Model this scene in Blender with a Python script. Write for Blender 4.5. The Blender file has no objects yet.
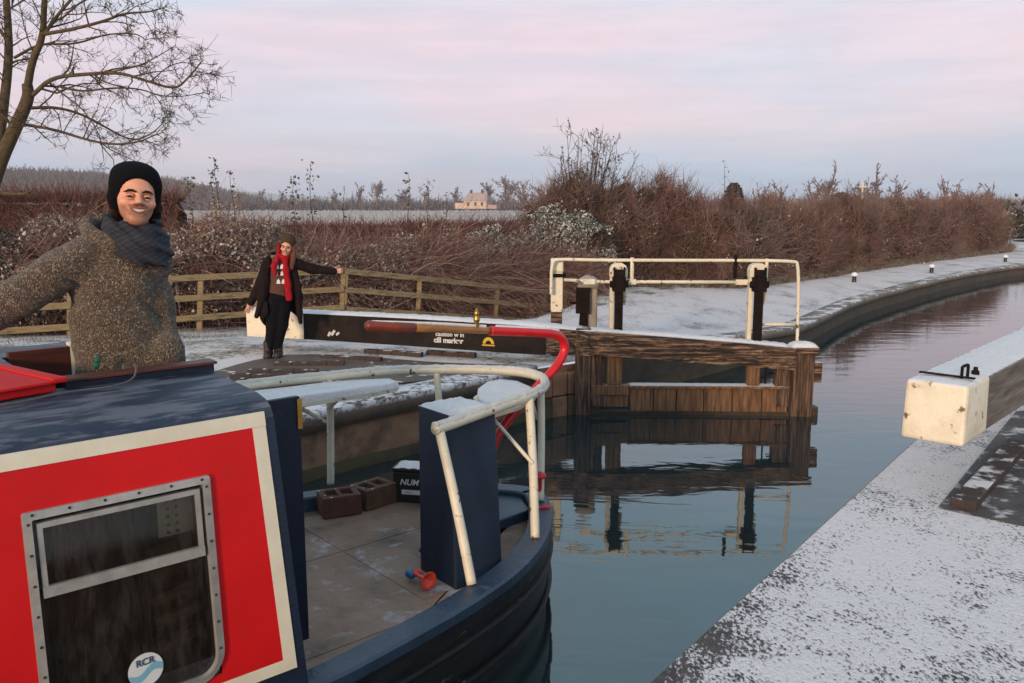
import bpy, math, random
import numpy as np
from mathutils import Vector, Matrix, geometry
random.seed(7); RNG = np.random.default_rng(7)
sc = bpy.context.scene; col = sc.collection
R = math.radians
# ------------------------------------------------------------------ camera
H = 2.75
cam = bpy.data.cameras.new('camera'); camo = bpy.data.objects.new('camera', cam); col.objects.link(camo)
cam.sensor_width = 36; cam.lens = 36*850/1024; cam.clip_end = 6000; cam.clip_start = .05
camo.location = (0, 0, H); camo.rotation_euler = (R(90-9.1), 0, 0)
sc.camera = camo
sc.view_settings.view_transform = 'Standard'; sc.view_settings.look = 'None'
sc.view_settings.exposure = 0.42; sc.view_settings.gamma = 1
# ------------------------------------------------------------------ sky
SUN_EL, SUN_AZ = 11, 205          # azimuth in degrees, clockwise from +Y: low behind the camera
w = bpy.data.worlds.new('World'); sc.world = w; w.use_nodes = True
nt = w.node_tree; N = nt.nodes; L = nt.links; N.clear()
out = N.new('ShaderNodeOutputWorld')
sky = N.new('ShaderNodeTexSky'); sky.sky_type = 'NISHITA'; sky.sun_disc = False
sky.sun_elevation = R(SUN_EL); sky.sun_rotation = R(SUN_AZ)
b1 = N.new('ShaderNodeBackground'); L.new(sky.outputs[0], b1.inputs[0]); b1.inputs[1].default_value = .015
tc = N.new('ShaderNodeTexCoord')
sep = N.new('ShaderNodeSeparateXYZ'); L.new(tc.outputs['Generated'], sep.inputs[0])
mp = N.new('ShaderNodeMapping'); mp.inputs['Scale'].default_value = (1.6, 1.6, 11); L.new(tc.outputs['Generated'], mp.inputs[0])
ns = N.new('ShaderNodeTexNoise'); ns.inputs['Scale'].default_value = 1.6; ns.inputs['Detail'].default_value = 6
L.new(mp.outputs[0], ns.inputs['Vector'])
wa = N.new('ShaderNodeMath'); wa.operation = 'MULTIPLY_ADD'; L.new(ns.outputs[0], wa.inputs[0]); wa.inputs[1].default_value = .10
L.new(sep.outputs[2], wa.inputs[2])
wb = N.new('ShaderNodeMath'); wb.operation = 'SUBTRACT'; L.new(wa.outputs[0], wb.inputs[0]); wb.inputs[1].default_value = .05
cr = N.new('ShaderNodeValToRGB'); L.new(wb.outputs[0], cr.inputs[0])
stops = [(0.0, (.39, .41, .50)), (.035, (.41, .42, .52)), (.075, (.51, .46, .52)), (.12, (.61, .485, .53)), (.17, (.60, .49, .53)),
         (.26, (.47, .53, .60)), (.42, (.37, .55, .63)), (1.0, (.44, .45, .50))]
e = cr.color_ramp.elements
while len(e) < len(stops): e.new(.5)
for i, (p, c) in enumerate(stops): e[i].position = p; e[i].color = (*c, 1)
# thin cloud streaks
mp2 = N.new('ShaderNodeMapping'); mp2.inputs['Scale'].default_value = (2.2, 2.2, 20); mp2.inputs['Rotation'].default_value = (0.05, 0.04, 0)
L.new(tc.outputs['Generated'], mp2.inputs[0])
n2 = N.new('ShaderNodeTexNoise'); n2.inputs['Scale'].default_value = 2.6; n2.inputs['Detail'].default_value = 8; n2.inputs['Roughness'].default_value = .6
L.new(mp2.outputs[0], n2.inputs['Vector'])
cr2 = N.new('ShaderNodeValToRGB'); L.new(n2.outputs[0], cr2.inputs[0])
cr2.color_ramp.elements[0].position = .42; cr2.color_ramp.elements[0].color = (.95, .955, .965, 1)
cr2.color_ramp.elements[1].position = .68; cr2.color_ramp.elements[1].color = (1.06, 1.045, 1.04, 1)
mx = N.new('ShaderNodeMixRGB'); mx.blend_type = 'MULTIPLY'; mx.inputs[0].default_value = 1
L.new(cr.outputs[0], mx.inputs[1]); L.new(cr2.outputs[0], mx.inputs[2])
mp3 = N.new('ShaderNodeMapping'); mp3.inputs['Scale'].default_value = (1.5, 1.5, 6.5); mp3.inputs['Location'].default_value = (.35, .2, .1); L.new(tc.outputs['Generated'], mp3.inputs[0])
n4 = N.new('ShaderNodeTexNoise'); n4.inputs['Scale'].default_value = 1.9; n4.inputs['Detail'].default_value = 5; L.new(mp3.outputs[0], n4.inputs['Vector'])
cr3 = N.new('ShaderNodeValToRGB'); L.new(n4.outputs[0], cr3.inputs[0]); cr3.color_ramp.elements[0].position = .40; cr3.color_ramp.elements[0].color = (1.05, 1.0, 1.0, 1); cr3.color_ramp.elements[1].position = .66; cr3.color_ramp.elements[1].color = (.86, 1.01, 1.07, 1)
mx2 = N.new('ShaderNodeMixRGB'); mx2.blend_type = 'MULTIPLY'; mx2.inputs[0].default_value = 1; L.new(mx.outputs[0], mx2.inputs[1]); L.new(cr3.outputs[0], mx2.inputs[2])
b2 = N.new('ShaderNodeBackground'); L.new(mx2.outputs[0], b2.inputs[0]); b2.inputs[1].default_value = 1.0
ad = N.new('ShaderNodeAddShader'); L.new(b1.outputs[0], ad.inputs[0]); L.new(b2.outputs[0], ad.inputs[1]); L.new(ad.outputs[0], out.inputs[0])
# ------------------------------------------------------------------ sun
sl = bpy.data.lights.new('sun', 'SUN'); sl.energy = 2.3; sl.angle = R(9); sl.color = (1.0, .70, .46)
so = bpy.data.objects.new('sun', sl); col.objects.link(so)
sd = Vector((math.sin(R(SUN_AZ))*math.cos(R(SUN_EL)), math.cos(R(SUN_AZ))*math.cos(R(SUN_EL)), math.sin(R(SUN_EL))))
so.rotation_euler = sd.to_track_quat('Z', 'Y').to_euler()

# ================================================================== materials
SNOW = (.74, .70, .71)
def mat(name, base, c2=None, scale=8, rough=.7, bump=.3, bscale=None, snow=0, snow_scale=14, metal=0, stretch=(1, 1, 1), lo=.35, hi=.65,
        detail=6, snow_up=True, spec=.5, bdist=.02, snow_lo=.35, snow_col=SNOW, island=None, c3=None, c3_scale=3, c3_lo=.5, c3_hi=.7, coat=0):
    m = bpy.data.materials.new(name); m.use_nodes = True; nt = m.node_tree; N = nt.nodes; L = nt.links
    p = N['Principled BSDF']; p.inputs['Roughness'].default_value = rough; p.inputs['Metallic'].default_value = metal
    p.inputs['Specular IOR Level'].default_value = spec if rough < .85 else .12
    if coat: p.inputs['Coat Weight'].default_value = coat; p.inputs['Coat Roughness'].default_value = .15
    tc = N.new('ShaderNodeTexCoord'); mp = N.new('ShaderNodeMapping'); mp.inputs['Scale'].default_value = stretch
    L.new(tc.outputs['Object'], mp.inputs[0])
    def noise(s, d=detail):
        n = N.new('ShaderNodeTexNoise'); n.inputs['Scale'].default_value = s; n.inputs['Detail'].default_value = d; n.inputs['Roughness'].default_value = .62
        L.new(mp.outputs[0], n.inputs['Vector']); return n
    def mr(src, a, b):
        r = N.new('ShaderNodeMapRange'); r.inputs[1].default_value = a; r.inputs[2].default_value = b; L.new(src, r.inputs[0]); r.clamp = True; return r.outputs[0]
    def mix(f, a, b):
        x = N.new('ShaderNodeMixRGB')
        if isinstance(f, float): x.inputs[0].default_value = f
        else: L.new(f, x.inputs[0])
        for i, v in ((1, a), (2, b)):
            if isinstance(v, tuple): x.inputs[i].default_value = (*v, 1)
            else: L.new(v, x.inputs[i])
        return x.outputs[0]
    n = noise(scale); c = base
    c = mix(mr(n.outputs[0], lo, hi), base, c2 or tuple(v*.65 for v in base))
    if c3: c = mix(mr(noise(c3_scale).outputs[0], c3_lo, c3_hi), c, c3)
    if island:
        gi = N.new('ShaderNodeNewGeometry'); c = mix(mr(gi.outputs['Random Per Island'], 0, 1), c, island[0]) if len(island) == 1 else mix(mr(gi.outputs['Random Per Island'], island[2], 1), c, mix(mr(gi.outputs['Random Per Island'], 0, island[2]), island[0], island[1]))
    if snow:
        ns = noise(snow_scale, 8); f = mr(ns.outputs[0], snow_lo+.3*(1-snow), snow_lo+.3*(1-snow)+.10)
        if snow_up:
            g = N.new('ShaderNodeNewGeometry'); s = N.new('ShaderNodeSeparateXYZ'); L.new(g.outputs['Normal'], s.inputs[0])
            mu = N.new('ShaderNodeMath'); mu.operation = 'MULTIPLY'; L.new(f, mu.inputs[0]); L.new(mr(s.outputs[2], .35, .75), mu.inputs[1]); f = mu.outputs[0]
        c = mix(f, c, snow_col)
    if isinstance(c, tuple): p.inputs[0].default_value = (*c, 1)
    else: L.new(c, p.inputs[0])
    if bump:
        bn = noise(bscale or scale*4, 5); b = N.new('ShaderNodeBump'); b.inputs['Strength'].default_value = bump; b.inputs['Distance'].default_value = bdist
        L.new(bn.outputs[0], b.inputs['Height']); L.new(b.outputs[0], p.inputs['Normal'])
    return m
M = {}
M['red'] = mat('red_paint', (.62, .008, .010), (.54, .007, .009), 3, .5, .05, 60, c3=(.42, .015, .015), c3_scale=9, c3_lo=.62, c3_hi=.8, spec=.25)
M['navy'] = mat('navy_paint', (.006, .014, .036), (.004, .009, .022), 5, .5, .12, 40, c3=(.02, .032, .055), c3_scale=14, c3_lo=.62, c3_hi=.8, spec=.35)
M['navy_frost'] = mat('navy_paint_frosted', (.009, .021, .052), (.006, .013, .03), 5, .5, .25, 60, snow=.62, snow_scale=7, snow_col=(.10, .11, .14), snow_lo=.34, stretch=(.5, 2.2, 1))
M['hull'] = mat('black_hull_paint', (.008, .009, .012), (.016, .017, .022), 6, .45, .3, 25, stretch=(1, 1, 3), spec=.25, c3=(.13, .12, .11), c3_scale=9, c3_lo=.64, c3_hi=.69)
M['cream'] = mat('cream_paint', (.72, .66, .50), (.60, .54, .40), 6, .5, .15, 40, c3=(.16, .10, .06), c3_scale=22, c3_lo=.66, c3_hi=.70)
M['cream_rail'] = mat('cream_rail_paint', (.72, .67, .53), (.62, .56, .43), 9, .45, .2, 40, c3=(.10, .04, .02), c3_scale=15, c3_lo=.63, c3_hi=.66, snow=.5, snow_scale=30)
M['cream_border'] = mat('cream_border_paint', (.74, .69, .55), (.66, .60, .46), 5, .5, .06, 40)
M['snow'] = mat('snow', (.80, .775, .78), (.70, .67, .68), 30, .8, .9, 90, bdist=.012)
M['railsnow'] = mat('rail_snow_crust', (.70, .66, .60), (.60, .56, .50), 30, .8, .9, 90, bdist=.012)
M['gunwale'] = mat('gunwale_navy', (.011, .028, .060), (.022, .048, .085), 4, .42, .3, 30, c3=(.07, .10, .14), c3_scale=7, c3_lo=.62, c3_hi=.72)
M['oldwood_v'] = mat('weathered_oak_post', (.060, .034, .023), (.26, .155, .095), 4.2, .8, 1.0, 9, stretch=(9, 9, .55), bdist=.03, snow=.4, c3=(.018, .011, .008), c3_scale=2.6, c3_lo=.52, c3_hi=.62, lo=.42, hi=.68)
M['alu'] = mat('window_aluminium', (.42, .41, .38), (.30, .29, .27), 12, .4, .08, 60, metal=.35)
M['bolt'] = mat('dark_bolt', (.06, .055, .05), rough=.5, metal=.5)
M['mahog'] = mat('mahogany', (.10, .022, .012), (.05, .012, .008), 5, .45, .2, stretch=(1, 8, 8))
M['brass'] = mat('brass', (.55, .33, .07), (.35, .2, .04), 20, .3, .1, metal=.9)
M['tillerwood'] = mat('varnished_wood', (.33, .15, .04), (.22, .09, .025), 10, .35, .1, stretch=(1, 6, 6))
M['tillergrip'] = mat('red_brown_wood', (.20, .035, .015), (.13, .022, .01), 10, .4, .1)
M['redtube'] = mat('red_gloss_tube', (.62, .01, .015), (.5, .01, .012), 10, .3, .06, 50)
M['orange'] = mat('orange_red_plastic', (.85, .07, .03), (.8, .06, .03), 10, .3, 0)
M['blue'] = mat('blue_plastic', (.01, .13, .32), (.01, .1, .25), 10, .3, 0)
M['deck'] = mat('deck_boards', (.19, .12, .080), (.28, .19, .14), 5, .65, .35, 30, snow=.34, snow_scale=4.5, snow_lo=.36, snow_col=(.33, .31, .33), c3=(.06, .045, .035), c3_scale=2.5)
M['blackbox'] = mat('black_plastic', (.010, .010, .011), (.016, .016, .017), 20, .4, .05)
M['white'] = mat('white_print', (.75, .75, .75), (.7, .7, .7), 20, .6, 0)
M['letters'] = mat('pale_lettering', (.6, .6, .58), (.5, .5, .48), 40, .6, 0)
M['yellow'] = mat('yellow_print', (.6, .38, .03), (.5, .3, .02), 40, .6, 0)
M['brick'] = mat('red_brown_block', (.13, .045, .028), (.075, .03, .022), 14, .8, .5, 60, snow=.25, snow_scale=20)
M['rope'] = mat('brown_rope', (.16, .085, .05), (.09, .045, .03), 60, .9, .8, 150)
M['wall'] = mat('wet_quay_stone', (.21, .095, .055), (.29, .155, .095), 4, .75, .6, 22, c3=(.035, .026, .022), c3_scale=2.2)
M['moss'] = mat('mossy_stone', (.10, .075, .035), (.055, .04, .025), 3, .8, .6, 40)
M['stone_top'] = mat('thawed_quay_stone', (.085, .058, .045), (.13, .09, .07), 3, .7, .4, 30, snow=.30, snow_scale=5, snow_lo=.40)
M['coping'] = mat('frosted_coping', (.13, .085, .06), (.08, .055, .042), 5, .75, .6, 30, snow=.72, snow_scale=9, snow_lo=.34)
M['coping_far'] = mat('far_coping', (.22, .18, .14), (.14, .11, .085), 4, .8, .5, 14, snow=.55, snow_scale=3)
M['oldwood'] = mat('weathered_oak', (.060, .034, .022), (.44, .26, .15), 4.2, .8, 1.0, 9, stretch=(.55, 9, 9), bdist=.03, snow=.9, snow_scale=12, c3=(.018, .011, .008), c3_scale=2.6, c3_lo=.49, c3_hi=.58, lo=.46, hi=.66)
M['gateplank'] = mat('gate_plank', (.26, .135, .065), (.060, .032, .018), 3.2, .8, .9, 7, stretch=(9, 9, .7), bdist=.03, snow=.5, c3=(.30, .17, .085), c3_scale=3, c3_lo=.56, c3_hi=.72)
M['wetwood'] = mat('wet_gate_foot', (.016, .011, .008), (.045, .026, .015), 3, .4, .7, 9, stretch=(8, 8, 1))
M['beamblack'] = mat('black_beam_paint', (.010, .007, .006), (.022, .014, .011), 5, .8, .4, 20, spec=.2, snow=.95, snow_scale=9, c3=(.30, .26, .22), c3_scale=7, c3_lo=.70, c3_hi=.73)
M['beamwhite'] = mat('white_beam_paint', (.74, .67, .52), (.56, .47, .33), 4, .55, .4, 20, snow=.95, snow_scale=9, c3=(.14, .09, .05), c3_scale=12, c3_lo=.61, c3_hi=.68, lo=.45, hi=.75)
M['iron'] = mat('rusty_black_iron', (.006, .005, .005), (.018, .009, .007), 12, .86, .6, 50, c3=(.12, .045, .02), c3_scale=7, c3_lo=.66, c3_hi=.78)
M['gatecream'] = mat('flaking_cream_paint', (.76, .69, .54), (.66, .58, .43), 7, .55, .4, 30, c3=(.10, .045, .02), c3_scale=9, c3_lo=.60, c3_hi=.66, snow=.4, snow_scale=30)
M['fence'] = mat('green_brown_fence_wood', (.30, .22, .11), (.20, .145, .07), 4, .8, .5, 12, stretch=(1, 1, 6), snow=.35, snow_scale=22, c3=(.06, .045, .025), c3_scale=3, c3_lo=.55, c3_hi=.7)
M['bark'] = mat('olive_bark', (.12, .085, .045), (.065, .048, .03), 12, .9, .6, 40)
M['twig'] = mat('fine_dark_twig', (.065, .045, .032), (.11, .075, .05), 4, .9, 0)
M['hedge'] = mat('hawthorn_twigs', (.11, .055, .044), (.31, .19, .155), 1.7, .95, 0, island=((.055, .032, .028), (.30, .19, .16), .7), c3=(.10, .075, .04), c3_scale=.55, c3_lo=.5, c3_hi=.66, snow=0)
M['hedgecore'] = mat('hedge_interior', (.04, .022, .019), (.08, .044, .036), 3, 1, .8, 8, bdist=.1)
M['hedgefrost'] = mat('frosted_twigs', (.20, .14, .12), (.33, .28, .26), 3, .95, 0)
M['bramble'] = mat('bramble_stems', (.14, .065, .05), (.26, .15, .12), 5.0, .9, 0, island=((.07, .035, .03), (.46, .32, .27), .62), snow=.42, snow_scale=5, snow_col=(.50, .44, .43), snow_lo=.36)
M['dist'] = mat('distant_twigs', (.16, .12, .115), (.22, .165, .15), .3, 1, 0)
M['distdark'] = mat('distant_evergreen', (.035, .042, .042), (.055, .05, .055), .3, 1, 0)
M['redhedge'] = mat('red_brown_trimmed_hedge', (.13, .05, .036), (.20, .095, .072), 1.4, 1, .3, 8, island=((.06, .028, .022), (.24, .13, .10), .7))
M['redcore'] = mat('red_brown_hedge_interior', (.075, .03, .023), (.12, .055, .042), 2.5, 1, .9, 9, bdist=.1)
M['woman_hat'] = mat('brown_knit', (.09, .055, .03), (.05, .03, .018), 120, .95, .5, 200)
def leafmat(name, greens, whites, fac_lo, fac_hi, sc_=30):
    m = bpy.data.materials.new(name); m.use_nodes = True; nt = m.node_tree; N = nt.nodes; L = nt.links
    p = N['Principled BSDF']; p.inputs['Roughness'].default_value = .7
    tc = N.new('ShaderNodeTexCoord')
    v = N.new('ShaderNodeTexVoronoi'); v.inputs['Scale'].default_value = sc_; L.new(tc.outputs['Object'], v.inputs['Vector'])
    s = N.new('ShaderNodeSeparateColor'); L.new(v.outputs['Color'], s.inputs[0])
    r = N.new('ShaderNodeMapRange'); r.inputs[1].default_value = fac_lo; r.inputs[2].default_value = fac_hi; L.new(s.outputs[0], r.inputs[0])
    a = N.new('ShaderNodeMixRGB'); a.inputs[1].default_value = (*greens[0], 1); a.inputs[2].default_value = (*greens[1], 1); L.new(s.outputs[1], a.inputs[0])
    b = N.new('ShaderNodeMixRGB'); b.inputs[2].default_value = (*whites, 1); L.new(r.outputs[0], b.inputs[0]); L.new(a.outputs[0], b.inputs[1])
    L.new(b.outputs[0], p.inputs[0]); return m
M['ivy'] = leafmat('frosted_ivy_leaves', ((.035, .045, .015), (.07, .075, .028)), (.58, .56, .54), .45, .7)
M['ivygreen'] = leafmat('ivy_leaves', ((.035, .05, .015), (.08, .085, .03)), (.40, .40, .38), .8, .9)
M['brleaf'] = leafmat('frosted_bramble_leaves', ((.20, .10, .05), (.16, .14, .06)), (.60, .55, .52), .45, .75)
M['darkleaf'] = leafmat('dark_shrub_leaves', ((.018, .022, .010), (.035, .035, .018)), (.45, .45, .48), .72, .86)
M['drygrass'] = leafmat('dry_grass', ((.15, .10, .05), (.10, .075, .03)), (.42, .40, .38), .6, .9, 12)

# ================================================================== helpers
def tag(o, label=None, cat=None, group=None, kind=None):
    if label: o['label'] = label
    if cat: o['category'] = cat
    if group: o['group'] = group
    if kind: o['kind'] = kind
    return o
def empty(name, loc=(0, 0, 0), rz=0, label=None, cat=None, group=None):
    o = bpy.data.objects.new(name, None); o.empty_display_size = .1; o.location = loc; o.rotation_euler = (0, 0, rz); col.objects.link(o)
    return tag(o, label, cat, group)
class MB:
    def __init__(s): s.v = []; s.f = []
    def add(s, vs, fs):
        o = len(s.v); s.v += [tuple(v) for v in vs]; s.f += [tuple(i+o for i in f) for f in fs]; return s
    def box(s, c, d, rz=0, ry=0, rx=0):
        m = Matrix.Translation(c) @ Matrix.Rotation(rz, 4, 'Z') @ Matrix.Rotation(ry, 4, 'Y') @ Matrix.Rotation(rx, 4, 'X')
        vs = [m @ Vector((x*d[0]/2, y*d[1]/2, z*d[2]/2)) for z in (-1, 1) for y in (-1, 1) for x in (-1, 1)]
        return s.add(vs, [(0, 2, 3, 1), (4, 5, 7, 6), (0, 1, 5, 4), (2, 6, 7, 3), (0, 4, 6, 2), (1, 3, 7, 5)])
    def lohi(s, a, b): return s.box([(a[i]+b[i])/2 for i in range(3)], [b[i]-a[i] for i in range(3)])
    def hexa(s, b, t):   # four bottom, four top corners (ccw seen from above)
        return s.add(list(b)+list(t), [(3, 2, 1, 0), (4, 5, 6, 7)]+[(i, (i+1) % 4, 4+(i+1) % 4, 4+i) for i in range(4)])
    def poly(s, pts, z0, z1):
        n = len(pts); return s.add([(x, y, z0) for x, y in pts]+[(x, y, z1) for x, y in pts],
            [tuple(range(n))[::-1], tuple(range(n, 2*n))]+[(i, (i+1) % n, n+(i+1) % n, n+i) for i in range(n)])
    def tube(s, pts, r, seg=8, cap=True):
        pts = [Vector(p) for p in pts]; n = len(pts); rr = r if hasattr(r, '__len__') else [r]*n
        t0 = (pts[1]-pts[0]).normalized(); up = Vector((0, 0, 1)) if abs(t0.z) < .9 else Vector((1, 0, 0))
        a = t0.cross(up).normalized(); vs = []; fs = []
        for i, p in enumerate(pts):
            t = (pts[min(i+1, n-1)]-pts[max(i-1, 0)]).normalized()
            a = (a-t*a.dot(t)).normalized(); b = t.cross(a)
            for k in range(seg):
                an = 2*math.pi*k/seg; vs.append(p+(a*math.cos(an)+b*math.sin(an))*rr[i])
        for i in range(n-1):
            for k in range(seg):
                k2 = (k+1) % seg; fs.append((i*seg+k, i*seg+k2, (i+1)*seg+k2, (i+1)*seg+k))
        if cap: fs += [tuple(range(seg))[::-1], tuple(range((n-1)*seg, n*seg))]
        return s.add(vs, fs)
    def lathe(s, prof, c=(0, 0, 0), seg=20, mtx=None):
        vs = []; fs = []; n = len(prof); m = mtx or Matrix.Identity(4)
        for r, z in prof:
            for k in range(seg):
                an = 2*math.pi*k/seg; vs.append((m @ Vector((r*math.cos(an), r*math.sin(an), z)))+Vector(c))
        for i in range(n-1):
            for k in range(seg):
                k2 = (k+1) % seg; fs.append((i*seg+k, i*seg+k2, (i+1)*seg+k2, (i+1)*seg+k))
        fs += [tuple(range(seg))[::-1], tuple(range((n-1)*seg, n*seg))]
        return s.add(vs, fs)
    def build(s, name, m, parent=None, smooth=False, bevel=0, loc=None, subdiv=0, jitter=0, solid=0):
        me = bpy.data.meshes.new(name); me.from_pydata(s.v, [], s.f); me.update()
        o = bpy.data.objects.new(name, me); col.objects.link(o); me.materials.append(m)
        if smooth:
            me.polygons.foreach_set('use_smooth', [True]*len(me.polygons))
        if parent: o.parent = parent
        if loc: o.location = loc
        if solid:
            d = o.modifiers.new('s', 'SOLIDIFY'); d.thickness = solid; d.offset = -1
        if bevel:
            b = o.modifiers.new('b', 'BEVEL'); b.width = bevel; b.segments = 2; b.limit_method = 'ANGLE'; b.angle_limit = R(40)
        return o
def npmesh(name, V, F, m, parent=None, smooth=False, loc=None):
    """V (n,3), F (m,k) arrays"""
    me = bpy.data.meshes.new(name); V = np.asarray(V, np.float32); F = np.asarray(F, np.int32)
    k = F.shape[1]; me.vertices.add(len(V)); me.vertices.foreach_set('co', V.ravel())
    me.loops.add(F.size); me.loops.foreach_set('vertex_index', F.ravel())
    me.polygons.add(len(F)); me.polygons.foreach_set('loop_start', np.arange(0, F.size, k, dtype=np.int32))
    if smooth: me.polygons.foreach_set('use_smooth', np.ones(len(F), bool))
    me.update(calc_edges=True); me.materials.append(m)
    o = bpy.data.objects.new(name, me); col.objects.link(o)
    if parent: o.parent = parent
    if loc: o.location = loc
    return o
def nrm(a): return a/np.maximum(np.linalg.norm(a, axis=-1, keepdims=True), 1e-9)
def twig_arrays(P, D, Ln, Rd, seg=3, bend=.25, sides=3, taper=.3, sag=0):
    """many tapering bent stems: P start (n,3), D direction, Ln length (n), Rd radius (n)"""
    n = len(P); D = nrm(D); side = nrm(np.cross(D, RNG.normal(size=(n, 3)))); pts = []; 
    bd = nrm(RNG.normal(size=(n, 3)))*bend
    for i in range(seg+1):
        t = i/seg; q = P+(D*t+bd*t*t)*Ln[:, None]; q[:, 2] -= sag*Ln*t*t; pts.append(q)
    pts = np.stack(pts, 1)                                  # n,seg+1,3
    b = nrm(np.cross(D, side)); V = []
    for i in range(seg+1):
        r = Rd*(1-(1-taper)*i/seg)
        for k in range(sides):
            an = 2*math.pi*k/sides; V.append(pts[:, i]+(side*math.cos(an)+b*math.sin(an))*r[:, None])
    V = np.stack(V, 1).reshape(-1, 3); per = (seg+1)*sides; F = []
    for i in range(seg):
        for k in range(sides):
            k2 = (k+1) % sides; F.append((i*sides+k, i*sides+k2, (i+1)*sides+k2, (i+1)*sides+k))
    F = (np.array(F)[None]+np.arange(n)[:, None, None]*per).reshape(-1, 4)
    return V, F
def leaf_arrays(P, size, up=.3):
    n = len(P); nn = nrm(RNG.normal(size=(n, 3))+np.array([0, 0, up])); a = nrm(np.cross(nn, RNG.normal(size=(n, 3)))); b = np.cross(nn, a)
    s = (size*(.6+.8*RNG.random(n)))[:, None]
    V = np.stack([P-a*s*.5, P-b*s*.38+nn*s*.08, P+a*s*.6, P+b*s*.38+nn*s*.08], 1).reshape(-1, 3)
    return V, (np.arange(4)[None]+4*np.arange(n)[:, None])
def join(parts):
    V = []; F = []; o = 0
    for v, f in parts: V.append(v); F.append(f+o); o += len(v)
    return np.concatenate(V), np.concatenate(F)
def text(s, size, m, parent, mtx, name='lettering', ext=.001, shear=0, bold=0, align='CENTER'):
    c = bpy.data.curves.new(name, 'FONT'); c.body = s; c.size = size; c.extrude = ext; c.align_x = align; c.shear = shear; c.offset = bold
    t = bpy.data.objects.new(name, c); col.objects.link(t)
    me = bpy.data.meshes.new_from_object(t.evaluated_get(bpy.context.evaluated_depsgraph_get()))
    bpy.data.objects.remove(t); me.materials.clear(); me.materials.append(m)
    o = bpy.data.objects.new(name, me); col.objects.link(o); o.parent = parent; o.matrix_local = mtx; return o
def basis(o, x, y):
    x = Vector(x).normalized(); y = Vector(y); y = (y-x*x.dot(y)).normalized(); z = x.cross(y)
    m = Matrix((x, y, z)).transposed().to_4x4(); m.translation = o; return m
def chaikin(p, n=2, closed=False):
    p = [Vector(a) for a in p]
    for _ in range(n):
        q = [] if closed else [p[0]]
        for i in range(len(p) if closed else len(p)-1):
            a, b = p[i], p[(i+1) % len(p)]; q += [a*.75+b*.25, a*.25+b*.75]
        if not closed: q.append(p[-1])
        p = q
    return p
# ---- signed distance modelling
def ell(P, c, r):
    q = (P-np.array(c))/np.array(r); k = np.linalg.norm(q, axis=-1); k2 = np.linalg.norm(q/np.array(r), axis=-1)
    return k*(k-1)/np.maximum(k2, 1e-6)
def cap(P, a, b, r1, r2=None):
    r2 = r1 if r2 is None else r2; a = np.array(a, float); b = np.array(b, float); ab = b-a
    t = np.clip(((P-a)@ab)/(ab@ab), 0, 1); return np.linalg.norm(P-a-t[..., None]*ab, axis=-1)-(r1+(r2-r1)*t)
def smin(a, b, k):
    h = np.clip(.5+.5*(b-a)/k, 0, 1); return b+(a-b)*h-k*h*(1-h)
def smax(a, b, k): return -smin(-a, -b, k)
def chain(P, pts, rs, k=.03):
    d = None
    for i in range(len(pts)-1):
        c = cap(P, pts[i], pts[i+1], rs[i], rs[i+1]); d = c if d is None else smin(d, c, k)
    return d
def snet(f, lo, hi, h):
    ax = [np.arange(lo[i], hi[i]+h, h) for i in range(3)]
    G = np.stack(np.meshgrid(*ax, indexing='ij'), -1); V = f(G); S = V < 0
    n = V.shape; m = tuple(k-1 for k in n)
    def sh(A, o): return A[o[0]:o[0]+m[0], o[1]:o[1]+m[1], o[2]:o[2]+m[2]]
    corners = [(i, j, k) for i in (0, 1) for j in (0, 1) for k in (0, 1)]
    cnt = sum(sh(S, c).astype(np.int8) for c in corners); mixed = (cnt > 0) & (cnt < 8)
    ids = np.argwhere(mixed); idx = -np.ones(m, np.int64); idx[mixed] = np.arange(len(ids))
    acc = np.zeros((len(ids), 3)); num = np.zeros(len(ids))
    for c in corners:
        for a in range(3):
            if c[a]: continue
            d = list(c); d[a] = 1
            i0 = ids+np.array(c); i1 = ids+np.array(d); v0 = V[tuple(i0.T)]; v1 = V[tuple(i1.T)]; cr_ = (v0 < 0) != (v1 < 0)
            t = np.where(cr_, v0/np.where(cr_, v0-v1, 1), 0); p = i0+t[:, None]*(np.array(d)-np.array(c))
            acc[cr_] += p[cr_]; num[cr_] += 1
    VV = acc/num[:, None]*h+np.array(lo); F = []
    for a in range(3):
        b, c = (a+1) % 3, (a+2) % 3; e_ = np.zeros(3, int); e_[a] = 1
        s0 = [slice(0, n[i]-1) if i == a else slice(1, n[i]-1) for i in range(3)]
        s1 = [slice(1, n[i]) if i == a else slice(1, n[i]-1) for i in range(3)]
        A, B = S[tuple(s0)], S[tuple(s1)]; q = np.argwhere(A != B); fl = A[tuple(q.T)]
        off = np.ones(3, int); off[a] = 0; q = q+off
        eb = np.zeros(3, int); eb[b] = 1; ec = np.zeros(3, int); ec[c] = 1
        Q = np.stack([idx[tuple((q-eb-ec).T)], idx[tuple((q-ec).T)], idx[tuple(q.T)], idx[tuple((q-eb).T)]], 1)
        Q[~fl] = Q[~fl][:, ::-1]; F.append(Q)
    return VV, np.concatenate(F)
def wob(P, s, a):  # cheap lumpy variation for cloth
    return a*(np.sin(P[..., 0]*s+1.3*np.sin(P[..., 2]*s*.7))*np.sin(P[..., 1]*s*1.1+.5)*np.sin(P[..., 2]*s*.8+P[..., 0]*s*.5))

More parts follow.
